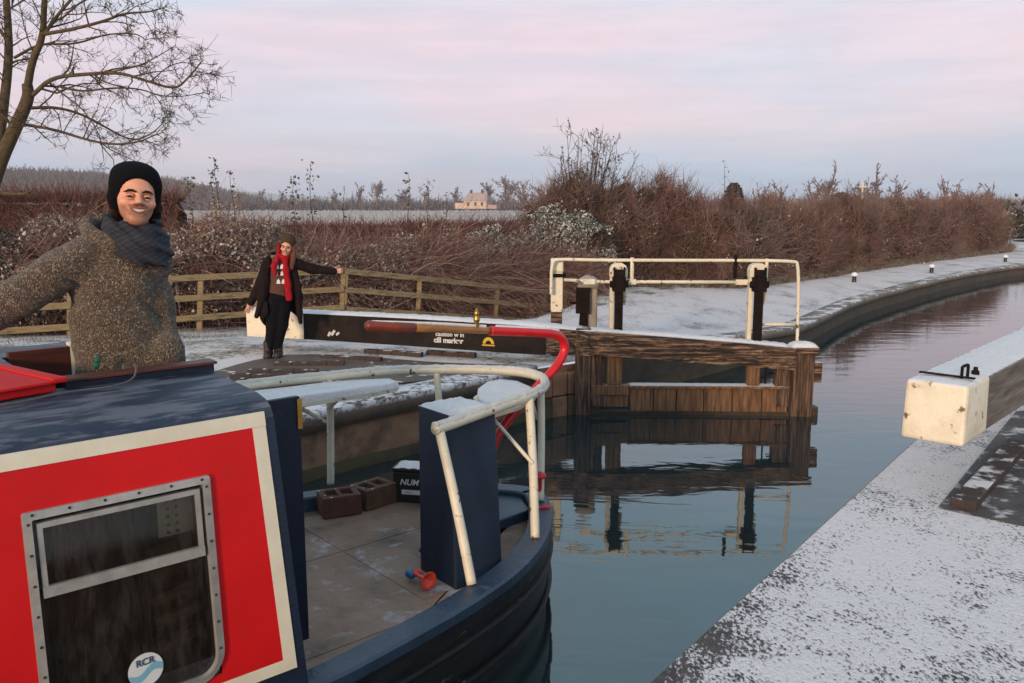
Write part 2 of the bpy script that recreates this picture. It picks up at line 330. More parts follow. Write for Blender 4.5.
# ================================================================== terrain and water
bank = [(-40, -36.5), (-12, -3.4), (-1.88, 8.45), (-.93, 9.36), (.30, 10.80), (.90, 11.25), (1.25, 11.9), (3.2, 13.6), (5.9, 16.8), (8.3, 20.8), (11.35, 24.6), (15.55, 29.5), (21.3, 35.1), (32, 41.0), (60, 50), (140, 60), (900, 80)]
bankc = [tuple(p[:2]) for p in chaikin([(x, y, 0) for x, y in bank[6:]], 2)]
bank_s = bank[:6]+bankc
near = [(-30, -37), (-1.67, 0), (.5, 2.83), (2.68, 5.67), (5.15, 8.9), (5.5, 9.15), (8.4, 9.2), (9.0, 10.5), (60, 38), (900, 60)]
QZ, NZ = .67, 1.05
def sstep(a, b, x): t = np.clip((x-a)/(b-a), 0, 1); return t*t*(3-2*t)
def ground_z(x, y):
    z = .67-.30*sstep(12.0, 17.0, y)
    z = z-1.05*sstep(17.3, 22, y)*(1-sstep(-.4, 1.6, x-(y-20)*.22))*(1-sstep(30, 60, y))
    r = math.hypot(x, y)
    z += 13*sstep(250, 460, r)*(1-sstep(-210, -120, x))*(1 if y > 0 else 0)
    z += 9*sstep(180, 420, r)*sstep(190, 330, x-.18*y)
    z += .02*math.sin(x*1.7)*math.sin(y*1.3)
    return z
def land(name, line, side_pts, zf, m, steps):
    poly = line+side_pts
    pts = list(poly); edges = [(i, (i+1) % len(poly)) for i in range(len(poly))]
    def inside(x, y):
        c = False; j = len(poly)-1
        for i in range(len(poly)):
            xi, yi = poly[i]; xj, yj = poly[j]
            if (yi > y) != (yj > y) and x < (xj-xi)*(y-yi)/(yj-yi)+xi: c = not c
            j = i
        return c
    for (x0, x1, y0, y1, st) in steps:
        for i in range(int((x1-x0)/st)+1):
            for j in range(int((y1-y0)/st)+1):
                x = x0+i*st+random.uniform(-.2, .2)*st; y = y0+j*st+random.uniform(-.2, .2)*st
                if inside(x, y): pts.append((x, y))
    vs, _, fs, *_r = geometry.delaunay_2d_cdt([Vector(p) for p in pts], edges, [], 2, 1e-4)
    out = []
    for f in fs:
        cx = sum(vs[i].x for i in f)/len(f); cy = sum(vs[i].y for i in f)/len(f)
        if inside(cx, cy) and not (34 < cx < 60 and 51 < cy < 60): out.append(tuple(f))
    mb = MB(); mb.add([(v.x, v.y, zf(v.x, v.y)) for v in vs], out)
    o = mb.build(name, m, smooth=True); tag(o, kind='structure'); return o
def ground_mat(name, kind):
    m = bpy.data.materials.new(name); m.use_nodes = True; nt = m.node_tree; N = nt.nodes; L = nt.links; p = N['Principled BSDF']; p.inputs['Roughness'].default_value = .85
    tc = N.new('ShaderNodeTexCoord')
    def noise(s, d=8, r=.65, stretch=None):
        n = N.new('ShaderNodeTexNoise'); n.inputs['Scale'].default_value = s; n.inputs['Detail'].default_value = d; n.inputs['Roughness'].default_value = r
        if stretch:
            q = N.new('ShaderNodeMapping'); q.inputs['Rotation'].default_value = (0, 0, stretch[1]); q.inputs['Scale'].default_value = stretch[0]
            L.new(tc.outputs['Object'], q.inputs[0]); L.new(q.outputs[0], n.inputs['Vector'])
        else: L.new(tc.outputs['Object'], n.inputs['Vector'])
        return n.outputs[0]
    def mr(s, a, b, c=0, d=1):
        r = N.new('ShaderNodeMapRange'); L.new(s, r.inputs[0])
        for i, v in enumerate((a, b, c, d)): r.inputs[i+1].default_value = v
        return r.outputs[0]
    def mix(f, a, b):
        x = N.new('ShaderNodeMixRGB'); L.new(f, x.inputs[0])
        for i, v in ((1, a), (2, b)):
            if isinstance(v, tuple): x.inputs[i].default_value = (*v, 1)
            else: L.new(v, x.inputs[i])
        return x.outputs[0]
    def math_(op, a, b):
        x = N.new('ShaderNodeMath'); x.operation = op
        for i, v in enumerate((a, b)):
            if isinstance(v, (int, float)): x.inputs[i].default_value = v
            else: L.new(v, x.inputs[i])
        return x.outputs[0]
    if kind == 'far':
        c = mix(mr(noise(3), .4, .65), (.10, .085, .04), (.13, .10, .07))
        s = math_('ADD', math_('MULTIPLY', noise(1.1, 4), .55), math_('MULTIPLY', noise(16, 6, .7), .45))
        c = mix(mr(s, .405, .52), c, (.70, .64, .63))
        bs, bd = 25, .03
    elif kind == 'field':
        c = mix(mr(noise(.05), .4, .65), (.42, .33, .29), (.52, .43, .38)); bs, bd = 3, .05
    elif kind == 'path':
        c = mix(mr(noise(5), .4, .6), (.15, .125, .12), (.21, .18, .17))
        s = math_('ADD', math_('MULTIPLY', noise(1.6, 6, .6, ((1, .35, 1), R(-35))), .45), math_('MULTIPLY', noise(22, 6, .75), .55))
        c = mix(mr(s, .375, .49), c, (.68, .61, .60)); bs, bd = 16, .03
    else:  # near quay: thin gritty snow over dark brick
        c = mix(mr(noise(9), .4, .6), (.05, .043, .045), (.09, .075, .072))
        big = noise(.9, 4, .5); mid = noise(5, 6, .6); fine = noise(72, 3, .6, ((1, .62, 1), R(20)))
        s = math_('ADD', math_('ADD', math_('MULTIPLY', big, .42), math_('MULTIPLY', mid, .38)), math_('MULTIPLY', fine, .80))
        tcS = N.new('ShaderNodeSeparateXYZ'); L.new(tc.outputs['Object'], tcS.inputs[0])
        # distance from the quay edge (a bare, wet strip runs along it near the viewer)
        dd = math_('SUBTRACT', math_('MULTIPLY', math_('SUBTRACT', tcS.outputs[0], .5), .793), math_('MULTIPLY', math_('SUBTRACT', tcS.outputs[1], 2.83), .609))
        edge = mr(dd, .05, .34, -.16, .0); al = mr(tcS.outputs[1], 2.6, 4.6, 1, .0)
        s = math_('ADD', s, math_('MULTIPLY', edge, al))
        sn = mix(noise(30, 5), (.62, .58, .585), (.78, .735, .74))
        c = mix(mr(s, .66, .765), c, sn); bs, bd = 60, .02
        bpn = N.new('ShaderNodeBump'); bpn.inputs['Strength'].default_value = .9; bpn.inputs['Distance'].default_value = .02; L.new(s, bpn.inputs['Height']); L.new(bpn.outputs[0], p.inputs['Normal'])
    L.new(c, p.inputs[0])
    if kind != 'near':
        b = N.new('ShaderNodeBump'); b.inputs['Strength'].default_value = .7; b.inputs['Distance'].default_value = bd; L.new(noise(bs), b.inputs['Height']); L.new(b.outputs[0], p.inputs['Normal'])
    return m
M['ground'] = ground_mat('frosty_ground', 'far'); M['path'] = ground_mat('frosty_path', 'path'); M['nearq'] = ground_mat('snowy_quay', 'near'); M['field'] = ground_mat('frosty_field', 'field')
land('ground', bank_s, [(2500, 3000), (-2500, 3000), (-2500, -500)], ground_z, M['ground'],
     [(-14, 12, 8, 34, .8), (-40, 40, 0, 60, 3.5), (-100, 140, -40, 140, 14), (-640, 640, -60, 760, 45), (-2400, 2400, -200, 2900, 240)])
land('near_quay', near, [(900, -300), (-300, -300)], lambda x, y: NZ, M['nearq'], [(-20, 40, -20, 30, 5)])
# pale frosted field beyond the thickets, a sheet just above the ground
def sheet(name, pts, m, zf, step):
    mb = MB(); (x0, x1), (y0, y1) = pts; nx = int((x1-x0)/step); ny = int((y1-y0)/step)
    vs = [(x0+i*step, y0+j*step, zf(x0+i*step, y0+j*step)) for j in range(ny+1) for i in range(nx+1)]
    fs = [(j*(nx+1)+i, j*(nx+1)+i+1, (j+1)*(nx+1)+i+1, (j+1)*(nx+1)+i) for j in range(ny) for i in range(nx)]
    o = mb.add(vs, fs).build(name, m, smooth=True); return tag(o, kind='structure')
sheet('frosty_field', ((-140, 260), (62, 330)), M['field'], lambda x, y: ground_z(x, y)-.12+min(.5, (y-62)*.012), 6)
# towpath ribbon
def offset_line(line, d):
    o = []
    for i, (x, y) in enumerate(line):
        a = Vector(line[max(i-1, 0)]); b = Vector(line[min(i+1, len(line)-1)]); t = (b-a).normalized(); o.append((x-t.y*d, y+t.x*d))
    return o
def ribbon(name, line, ds, m, zadd, z=None, solid=0):
    rows = [offset_line(line, d) for d in ds]; n = len(line); vs = []; fs = []
    for r in rows: vs += [(x, y, (ground_z(x, y) if z is None else z)+zadd) for x, y in r]
    for j in range(len(rows)-1):
        for i in range(n-1): fs.append((j*n+i, j*n+i+1, (j+1)*n+i+1, (j+1)*n+i))
    return MB().add(vs, fs).build(name, m, smooth=True, solid=solid)
fine_bank = []
for i in range(len(bank_s)-1):
    a, b = Vector(bank_s[i]), Vector(bank_s[i+1]); k = max(1, int(min((b-a).length/.8, 60)))
    fine_bank += [tuple(a.lerp(b, j/k)) for j in range(k)]
up = [p for p in fine_bank if p[1] > 12.5 and p[0] < 60 and p[0] > 0]
tag(ribbon('towpath', up, [.35, .9, 1.6, 2.4, 3.2, 4.2, 5.0], M['path'], .012), kind='structure')
tag(ribbon('towpath_coping', up, [-.06, .1, .22, .36], M['coping_far'], .03, solid=.14), kind='structure')
lock_edge = [p for p in fine_bank if p[1] < 11.0 and p[1] > -12]
tag(ribbon('quay_coping', lock_edge, [-.04, .10, .25, .42], M['coping'], .03, solid=.2), kind='structure')
def wallstrip(name, line, z0, z1, m, off=0, mossy=False):
    l2 = offset_line(line, off); n = len(l2); nz = 4; vs = []; fs = []
    for k in range(nz):
        t_ = k/(nz-1); vs += [(x+random.uniform(-.008, .008), y+random.uniform(-.008, .008), z0+((z1 if z1 else ground_z(x, y)+.012)-z0)*t_) for x, y in l2]
    for k in range(nz-1):
        for i in range(n-1): fs.append((k*n+i, k*n+i+1, (k+1)*n+i+1, (k+1)*n+i))
    return tag(MB().add(vs, fs).build(name, m), kind='structure')
M['farwall'] = mat('dark_canal_bank', (.055, .042, .030), (.09, .065, .045), 3, .8, .6, 12)
wallstrip('quay_wall', [p for p in fine_bank if p[1] < 11.6], -.6, .66, M['wall'], 0)
wallstrip('canal_bank_wall', [p for p in fine_bank if p[0] < 60 and p[1] > 11.0], -.6, None, M['farwall'], 0)
wallstrip('quay_wall_moss', [p for p in fine_bank if p[0] < 6], -.3, .13, M['moss'], -.012)
wallstrip('near_quay_wall', near[:9], -.6, NZ, M['wall'], 0)
# big coursed stone blocks beside the gate
blk = empty('stone_wall_end', (0, 0, 0), 0, 'short blocky end of the stone quay wall where the lock gate is hung', 'wall')
for j in range(3):
    for i in range(3):
        t0, t1 = i/3, (i+1)/3; a = Vector((.28, 10.72)).lerp(Vector((.92, 11.2)), t0); b = Vector((.28, 10.72)).lerp(Vector((.92, 11.2)), t1)
        d = (b-a).normalized(); nn = Vector((d.y, -d.x)); g = .008; z0 = -.35+j*.31; o_ = .05+random.uniform(0, .02)
        pts = [a+d*g+nn*o_, b-d*g+nn*o_, b-d*g-nn*.15, a+d*g-nn*.15]
        MB().poly([tuple(p) for p in pts], z0+g, z0+.31-g).build('stone_block', M['moss'] if j == 1 and i != 1 else M['wall'], blk, bevel=.015)
# water
wm = bpy.data.materials.new('canal_water'); wm.use_nodes = True; nt = wm.node_tree; N = nt.nodes; L = nt.links; p = N['Principled BSDF']
p.inputs['Base Color'].default_value = (.012, .024, .027, 1); p.inputs['Roughness'].default_value = .025; p.inputs['IOR'].default_value = 2.1
tc = N.new('ShaderNodeTexCoord'); mp = N.new('ShaderNodeMapping'); mp.inputs['Rotation'].default_value = (0, 0, R(15)); mp.inputs['Scale'].default_value = (.5, 1.6, 1)
L.new(tc.outputs['Object'], mp.inputs[0])
n1 = N.new('ShaderNodeTexNoise'); n1.inputs['Scale'].default_value = 1.5; n1.inputs['Detail'].default_value = 3; n1.inputs['Distortion'].default_value = .8; L.new(mp.outputs[0], n1.inputs['Vector'])
n3 = N.new('ShaderNodeTexNoise'); n3.inputs['Scale'].default_value = 9; n3.inputs['Detail'].default_value = 2; L.new(mp.outputs[0], n3.inputs['Vector'])
am = N.new('ShaderNodeMath'); am.operation = 'MULTIPLY_ADD'; am.inputs[1].default_value = .06; L.new(n3.outputs[0], am.inputs[0]); L.new(n1.outputs[0], am.inputs[2])
b = N.new('ShaderNodeBump'); b.inputs['Strength'].default_value = .10; b.inputs['Distance'].default_value = .05; L.new(am.outputs[0], b.inputs['Height']); L.new(b.outputs[0], p.inputs['Normal'])
wpoly = [tuple(p) for p in offset_line(bank_s, .25)]+[(x, y) for x, y in offset_line(near, -.25)][::-1]
wtri = geometry.tessellate_polygon([[Vector((x, y, 0)) for x, y in wpoly]])
wtr = MB().add([(x, y, 0) for x, y in wpoly]+[(33, 50.5, 0), (61, 50.5, 0), (61, 61, 0), (33, 61, 0)], [t if (Vector(wpoly[t[1]]+(0,))-Vector(wpoly[t[0]]+(0,))).cross(Vector(wpoly[t[2]]+(0,))-Vector(wpoly[t[0]]+(0,))).z > 0 else t[::-1] for t in [tuple(t) for t in wtri]]+[(len(wpoly), len(wpoly)+1, len(wpoly)+2, len(wpoly)+3)]).build('canal_water', wm); tag(wtr, kind='structure')

# ================================================================== paved details on the lockside
def slab(name, pts, z, h, m, parent=None, bevel=.006): return MB().poly(pts, z, z+h).build(name, m, parent, bevel=bevel)
pv = [(-3.9, 10.0), (-3.42, 11.5), (-2.7, 11.75), (-1.0, 11.2), (.05, 10.95), (-.15, 10.65), (-1.25, 9.75), (-2.2, 9.55), (-3.0, 9.3)]
cpv = [tuple(v[:2]) for v in chaikin([(x, y, 0) for x, y in pv], 2, True)][::-1]
pvo = MB(); pvo.add([(x, y, ground_z(x, y)+.022) for x, y in cpv], [tuple(range(len(cpv)))[::-1]]); o = pvo.build('stone_paving', M['stone_top']); tag(o, kind='structure')
ks = [((-3.30, 10.42), (-2.42, 10.42), .10), ((-3.42, 10.14), (-2.38, 10.10), .10), ((-3.40, 9.86), (-2.32, 9.78), .10), ((-2.95, 9.48), (-1.95, 9.72), .09),
      ((-3.1, 10.9), (-2.2, 10.98), .12), ((-2.62, 11.45), (-1.75, 11.25), .10), ((-2.1, 11.95), (-1.25, 11.65), .09), ((-1.2, 11.85), (-.5, 11.6), .09)]
for i, (a, b_, w_) in enumerate(ks):
    a = Vector(a); b_ = Vector(b_); n_ = max(3, int((b_-a).length/.22)); o = empty('kick_brick_row', (a.x, a.y, 0), 0,
        ['raised brick foothold row nearest the lock-side feet of the woman', 'second raised brick foothold row below the woman', 'third raised brick foothold row towards the quay edge',
         'brick foothold row nearest the water behind the white boat rail', 'dark wide foothold row under the woman\'s boots', 'foothold row of dark bricks right of the woman under the black beam',
         'far short foothold row close to the black balance beam', 'thin foothold row right-hand end under the black balance beam'][i], 'brick row', 'raised foothold rows on the lockside')
    d = (b_-a)/n_
    for k in range(n_):
        c = a+d*(k+.5); q = MB(); q.box((c.x-a.x, c.y-a.y, QZ+.025), (d.length*.985, w_, .075), math.atan2(d.y, d.x)); q.build('brick', M['brickrow'] if 'brickrow' in M else M.setdefault('brickrow', mat('foothold_brick', (.055, .034, .028), (.035, .024, .021), 9, .8, .5, 40, snow=.5, snow_scale=6)), o, bevel=.008)
# near quay brick kickers at the right edge
for i, (a, b_) in enumerate([((2.55, 4.60), (3.6, 5.85)), ((2.95, 4.55), (4.0, 5.4)), ((3.1, 4.35), (4.2, 5.1))]):
    a = Vector(a); b_ = Vector(b_); n_ = 6; d = (b_-a)/n_
    o = empty('kick_brick_row', (a.x, a.y, 0), 0, ['long pale stone strip on the near quay below the white beam end', 'dark wet brick row on the near quay at the right edge', 'outermost brick row on the near quay at the right edge'][i], 'brick row', 'foothold strips on the near quay')
    for k in range(n_):
        c = a+d*(k+.5); MB().box((c.x-a.x, c.y-a.y, NZ+.02), (d.length*.96, .13, .07), math.atan2(d.y, d.x)).build('brick', M['brickrow'], o, bevel=.008)
wetp = MB(); wp = [(2.42, 4.62), (2.95, 5.3), (4.2, 6.9), (5.6, 7.4), (5.4, 6.0), (3.6, 4.45), (2.9, 4.2)]
M['wetbrick'] = mat('bare_dark_brickwork', (.050, .042, .042), (.10, .082, .078), 6, .6, .6, 40, snow=.42, snow_scale=5, snow_lo=.38)
tag(wetp.add([(x, y, NZ+.006) for x, y in wp], [tuple(range(len(wp)))[::-1]]).build('bare_brickwork', M['wetbrick']), kind='structure')

# ================================================================== near balance beam
bx = empty('balance_beam', (2.40, 4.72, 0), R(90-43), 'white-ended balance beam with snow on top, jutting over the near quay at the right', 'balance beam')
MB().hexa([(0, -.17, 1.41), (.47, -.17, 1.41), (.47, .17, 1.41), (0, .17, 1.41)], [(0.02, -.165, 1.755), (.47, -.165, 1.755), (.47, .165, 1.755), (0.02, .165, 1.755)]).build('painted_end', M['beamwhite'], bx, bevel=.02)
MB().hexa([(.471, -.165, 1.415), (5.2, -.2, 1.40), (5.2, .2, 1.40), (.471, .165, 1.415)], [(.471, -.16, 1.75), (5.2, -.2, 1.79), (5.2, .2, 1.79), (.471, .16, 1.75)]).build('dark_beam', M.setdefault('greybeam', mat('weathered_grey_beam', (.20, .165, .14), (.07, .055, .045), 4, .8, .8, 12, stretch=(.5, 5, 5), snow=.9, snow_scale=9, c3=(.26, .21, .17), c3_scale=5, c3_lo=.6, c3_hi=.7)), bx, bevel=.015)
MB().lohi((5.0, -.16, .2), (5.34, .16, 1.75)).build('heel_post', M['oldwood'], bx, bevel=.02)
sn = MB()
for i in range(26):
    for j in range(8):
        pass
def snow_sheet(mb, x0, x1, y0, y1, zf, h, st=.03, seed=1):
    rg = random.Random(seed); nx = max(2, int((x1-x0)/st)); ny = max(2, int((y1-y0)/st)); vs = []; fs = []
    for j in range(ny+1):
        for i in range(nx+1):
            e_ = min(i, nx-i, j, ny-j); x = x0+(x1-x0)*i/nx; y = y0+(y1-y0)*j/ny
            k = 0 if e_ == 0 else (.7 if e_ == 1 else 1)
            vs.append((x+rg.uniform(-.2, .2)*st, y+rg.uniform(-.2, .2)*st, zf(x, y)-.004+(h*(.8+.4*rg.random())*k)))
    for j in range(ny):
        for i in range(nx): fs.append((j*(nx+1)+i, j*(nx+1)+i+1, (j+1)*(nx+1)+i+1, (j+1)*(nx+1)+i))
    mb.add(vs, fs)
sn = MB(); snow_sheet(sn, .03, 4.9, -.16, .16, lambda x, y: 1.752+.008*x, .012, .04, 3); sn.build('snow_layer', M['snow'], bx, smooth=True)
hs = MB(); hs.tube([(.20, -.08, 1.75), (.20, -.08, 1.83), (.21, -.085, 1.835), (.27, -.09, 1.835), (.28, -.09, 1.83), (.28, -.09, 1.75)], .009, 6)
hs.box((.2, .0, 1.772), (.03, .30, .008)); hs.lathe([(.022, 0), (.022, .02), (.012, .03), (.012, .045)], (.40, -.10, 1.76), 10); hs.build('iron_staple', M['iron'], bx)

# ================================================================== lock gate
g = empty('lock_gate', (.9, 11.1, 0), R(-2), 'weathered wooden lock gate with white handrail and long balance beam across the canal', 'lock gate')
# planks
x = .66
for i, x1 in enumerate((.66, .98, 1.28, 1.64, 2.02, 2.40, 2.74)):
    if i == 0: continue
    MB().lohi((x+.006, -.06, .05), (x1-.006, .02+random.uniform(0, .01), .36)).build('plank', M['gateplank'], g, bevel=.008); x = x1
MB().lohi((.64, -.10, .362), (2.75, .12, .40)).build('ledge', M['gateplank'], g, bevel=.01)
s_ = MB(); snow_sheet(s_, .66, 2.72, -.09, .11, lambda x, y: .402, .014, .04, 5); s_.build('snow_layer', M['snow'], g, smooth=True)
MB().lohi((-.02, -.055, -.4), (2.78, .05, .0485)).build('wet_foot', M['wetwood'], g, bevel=.01)
MB().lohi((-.06, -.10, -.4), (.14, .10, 1.16)).build('heel_post', M['oldwood_v'], g, bevel=.015)
MB().lohi((2.78, -.09, -.4), (3.06, .14, .93)).build('mitre_post', M['oldwood_v'], g, bevel=.015)
MB().lohi((2.74, -.13, .84), (3.10, .17, .93)).build('post_cap', M['oldwood'], g, bevel=.02)
s_ = MB(); snow_sheet(s_, 2.75, 3.09, -.12, .16, lambda x, y: .932, .05, .03, 8); s_.build('snow_cap', M['snow'], g, smooth=True)
MB().lohi((3.065, -.06, .45), (3.17, .10, .72)).build('mitre_block', M['oldwood'], g, bevel=.015)
MB().lohi((3.065, -.05, -.3), (3.15, .10, .12)).build('mitre_block', M['wetwood'], g, bevel=.015)
for xa, xb, z0, z1, mm in ((.145, .31, .12, .85, 'oldwood_v'), (.36, .56, .40, .90, 'gateplank'), (2.20, 2.36, .40, .80, 'gateplank'), (2.56, 2.76, .12, .70, 'oldwood_v')):
    MB().lohi((xa, -.07, z0), (xb, .06, z1)).build('stile', M[mm], g, bevel=.012)
for xa, xb, z0, z1 in ((.145, .65, .26, .40), (.15, .64, .10, .255), (.38, .50, .30, .33)):
    MB().lohi((xa, -.075 if z0 > .2 else -.05, z0), (xb, .05, z1)).build('side_rail', M['gateplank'], g, bevel=.012)
MB().tube([(2.45, 0, .42), (2.45, 0, .75)], .012, 6).tube([(2.50, 0, .56), (2.56, 0, .56)], .012, 6).build('iron_rod', M['iron'], g)
# balance beam in three finishes along one slightly crooked line
bp = [(-4.86, 1.33, 1.22, .38), (-3.95, 1.10, 1.215, .38), (-2.4, .72, 1.20, .39), (-.9, .30, 1.175, .39), (-.5, .16, 1.165, .37), (.3, .0, 1.12, .31), (1.2, -.02, 1.06, .31), (2.1, -.02, .99, .30), (2.78, -.02, .925, .28)]
rg = random.Random(4)
def beam_seg(name, m, pts, rough=0, sub=6):
    P_ = []
    for i in range(len(pts)-1):
        for k in range(sub): 
            t = k/sub; P_.append([pts[i][j]*(1-t)+pts[i+1][j]*t for j in range(4)])
    P_.append(list(pts[-1])); vs = []; fs = []; K = 12
    prof = [(-1, 0), (-1, .25), (-1, .5), (-1, .75), (-.96, 1), (-.3, 1), (.3, 1), (.96, 1), (1, .6), (1, .3), (.9, 0), (0, 0)]
    for (x, y, zt, h) in P_:
        for (u, v) in prof:
            vs.append((x+rg.uniform(-1, 1)*rough*.3, y+.17*u+rg.uniform(-1, 1)*rough*(1 if v < .95 else .3), zt-h+h*v+rg.uniform(-1, 1)*rough*.7*(v < .95)))
    for i in range(len(P_)-1):
        for k in range(K): fs.append((i*K+k, i*K+(k+1) % K, (i+1)*K+(k+1) % K, (i+1)*K+k))
    fs += [tuple(range(K)), tuple(range((len(P_)-1)*K, len(P_)*K))[::-1]]
    return MB().add(vs, [f[::-1] for f in fs]).build(name, m, g)
beam_seg('beam_white_end', M['beamwhite'], bp[:2])['label'] = 'white painted beam end behind the woman'
beam_seg('beam_black_part', M['beamblack'], [(-3.949, 1.10, 1.215, .38)]+bp[2:4]+[(-.45, .15, 1.16, .37)])['label'] = 'black painted part of the beam with small lettering'
beam_seg('beam_bare_part', M['oldwood'], [(-.449, .15, 1.158, .36)]+bp[5:], .013, 9)['label'] = 'bare cracked timber of the beam over the gate'
s_ = MB()
def beam_top(x, y):
    xs = [q[0] for q in bp]; return float(np.interp(x, xs, [q[2] for q in bp]))
def snow_on_beam():
    rg = random.Random(9); nx = 190; ny = 6; vs = []; fs = []
    for j in range(ny+1):
        for i in range(nx+1):
            x = -4.84+(2.72+4.84)*i/nx; yc = float(np.interp(x, [q[0] for q in bp], [q[1] for q in bp])); e_ = min(i, nx-i, j, ny-j)
            keep = 1 if x < .2 else .75
            vs.append((x, yc-.17+.34*j/ny*keep+(.0 if keep == 1 else .07), beam_top(x, 0)-.004+(.0 if e_ == 0 else (.022+.012*rg.random()))))
    for j in range(ny):
        for i in range(nx): fs.append((j*(nx+1)+i, j*(nx+1)+i+1, (j+1)*(nx+1)+i+1, (j+1)*(nx+1)+i))
    MB().add(vs, fs).build('beam_snow', M['snow'], g, smooth=True)
snow_on_beam()
# lettering and yellow arch on the black part (faces the camera)
bdir = Vector((-2.4, .72, 0))-Vector((-.9, .30, 0)); bdir = -bdir.normalized(); bn = Vector((bdir.y, -bdir.x, 0))
def onbeam(x, z):
    yc = float(np.interp(x, [q[0] for q in bp], [q[1] for q in bp])); return Vector((x, yc, z))+bn*.176
text('caution w in', .085, M['letters'], g, basis(onbeam(-1.72, .975), bdir, (0, 0, 1)), 'lettering', bold=.002)
text('cill marker', .10, M['letters'], g, basis(onbeam(-1.74, .885), bdir, (0, 0, 1)), 'lettering', bold=.004)
ar = MB(); n_ = 14
for k in range(n_):
    a0, a1 = math.pi*k/n_, math.pi*(k+1)/n_; c = onbeam(-1.18, .90); P4 = []
    for a_, r_ in ((a0, .045), (a0, .09), (a1, .09), (a1, .045)):
        P4.append(c+bdir*(r_*math.cos(a_)*.9)+Vector((0, 0, r_*math.sin(a_))))
    ar.add(P4, [(0, 1, 2, 3)])
c = onbeam(-1.18, .89); ar.add([c-bdir*.09, c+bdir*.09, c+bdir*.09-Vector((0, 0, .02)), c-bdir*.09-Vector((0, 0, .02))], [(0, 1, 2, 3)])
ar.build('yellow_arch', M['yellow'], g)
q = MB()
for a_, b_, c_ in ((-3.50, .93, .07), (-3.44, .95, .09), (-3.37, .94, .06)): q.box(onbeam(a_, b_)+bn*.003, (c_, .008, .02+.2*c_), math.atan2(bdir.y, bdir.x), a_*3)
q.build('peeling_patch', M['letters'], g)
# handrail
Y = .16
hr = MB(); hr.tube([tuple(v) for v in chaikin([(-.38, Y+.3, 1.55), (-.38, Y+.3, 2.01), (-.25, Y+.28, 2.03), (.2, Y, 2.035), (1.4, Y, 2.035), (2.78, Y, 2.035), (2.86, Y, 1.99), (2.89, Y, .93)], 2)], .022, 8)
hr.tube([(-.2, Y+.28, 1.75), (.25, Y, 1.75)], .022, 8).tube([(.25, Y, 1.75), (2.4, Y, 1.75)], .022, 8)
hr.tube([(2.36, Y, 1.19), (2.88, Y, 1.19)], .02, 8); hr.build('handrail', M['gatecream'], g, smooth=True)
hp = MB().tube([(.68, Y, 1.72), (.68, Y, 2.07)], .025, 8).build('handrail_post', M['gatecream'], g)
hp = MB().tube([(2.44, Y, 1.5), (2.44, Y, 2.06)], .022, 8).build('handrail_post', M['gatecream'], g)
hp = MB().tube([(2.03, Y, 1.80), (2.03, Y, 2.11)], .026, 8).build('handrail_post', M['iron'], g)
for xx in (.12, .66, 2.12):
    MB().box((xx, Y, 1.75), (.16, .07, .07)).build('rail_clamp', M['gatecream'], g, bevel=.008)
def paddle_gear(x, y, zt, z0):
    MB().lohi((x-.108, y-.02, z0), (x-.056, y+.1, zt-.17)).build('paddle_post', M['gatecream'], g, bevel=.008)
    MB().lohi((x+.06, y+.02, zt-.56), (x+.115, y+.1, zt-.17)).build('paddle_post', M['gatecream'], g, bevel=.03)
    q = MB(); w_ = .115; prof = [(-w_, 0), (w_, 0), (w_, .10), (w_*.8, .15), (w_*.4, .18), (-w_*.4, .18), (-w_*.8, .15), (-w_, .10)]
    q.add([(x+a, y-.06, zt-.18+b_) for a, b_ in prof]+[(x+a, y+.12, zt-.18+b_) for a, b_ in prof], [tuple(range(8)), tuple(range(15, 7, -1))]+[(i, 8+i, 8+(i+1) % 8, (i+1) % 8) for i in range(8)])
    q.build('paddle_hood', M['gatecream'], g, bevel=.008)
    q = MB(); q.lohi((x-.052, y-.13, z0), (x+.055, y-.05, zt-.12))
    q.build('toothed_rack', M['iron'], g)
    q = MB(); q.lohi((x-.085, y-.16, zt-.36), (x+.085, y-.03, zt-.17)); q.box((x, y-.125, zt-.12), (.15, .06, .09)); q.box((x-.065, y-.125, zt-.07), (.025, .05, .05)); q.box((x+.065, y-.125, zt-.07), (.025, .05, .05))
    q.lathe([(.03, -.12), (.045, -.12), (.045, .12), (.03, .12)], (x, y-.10, zt-.27), 12, Matrix.Rotation(R(90), 4, 'Y'))
    q.build('winding_gear', M['iron'], g, bevel=.006)
paddle_gear(.50, .12, 2.00, 1.0); paddle_gear(2.32, .12, 2.00, .8)
# things standing on the far lockside by the gate
rp = empty('rail_post', (.62, 11.75, QZ), 0, 'cream square post with dark foot, left end of the gate handrail', 'post')
MB().lohi((-.075, -.075, 0), (.075, .075, .62)).build('post_foot', M['oldwood'], rp)
MB().lohi((-.08, -.08, .622), (.08, .08, 1.17)).build('post_shaft', M['gatecream'], rp, bevel=.01)
MB().box((0, 0, 1.13), (.24, .22, .05)).build('iron_strap', M['iron'], rp, bevel=.005)
MB().lohi((-.085, -.085, 1.172), (.085, .085, 1.36)).build('post_head', M['gatecream'], rp, bevel=.02)
pg = empty('ground_paddle', (1.04, 11.95, QZ-.2), R(-8), 'stubby black ground paddle gear under a greyish cream hood beside the cream post', 'paddle gear')
M['greycream'] = mat('grey_cream_paint', (.36, .31, .25), (.24, .20, .16), 7, .7, .4, 30, snow=.4, snow_scale=20)
MB().lohi((.02, -.02, 0), (.16, .14, 1.18)).build('gear_stand', M['greycream'], pg, bevel=.02)
q = MB(); prof = [(-.12, 0), (.18, 0), (.18, .08), (.12, .14), (.0, .17), (-.09, .12)]
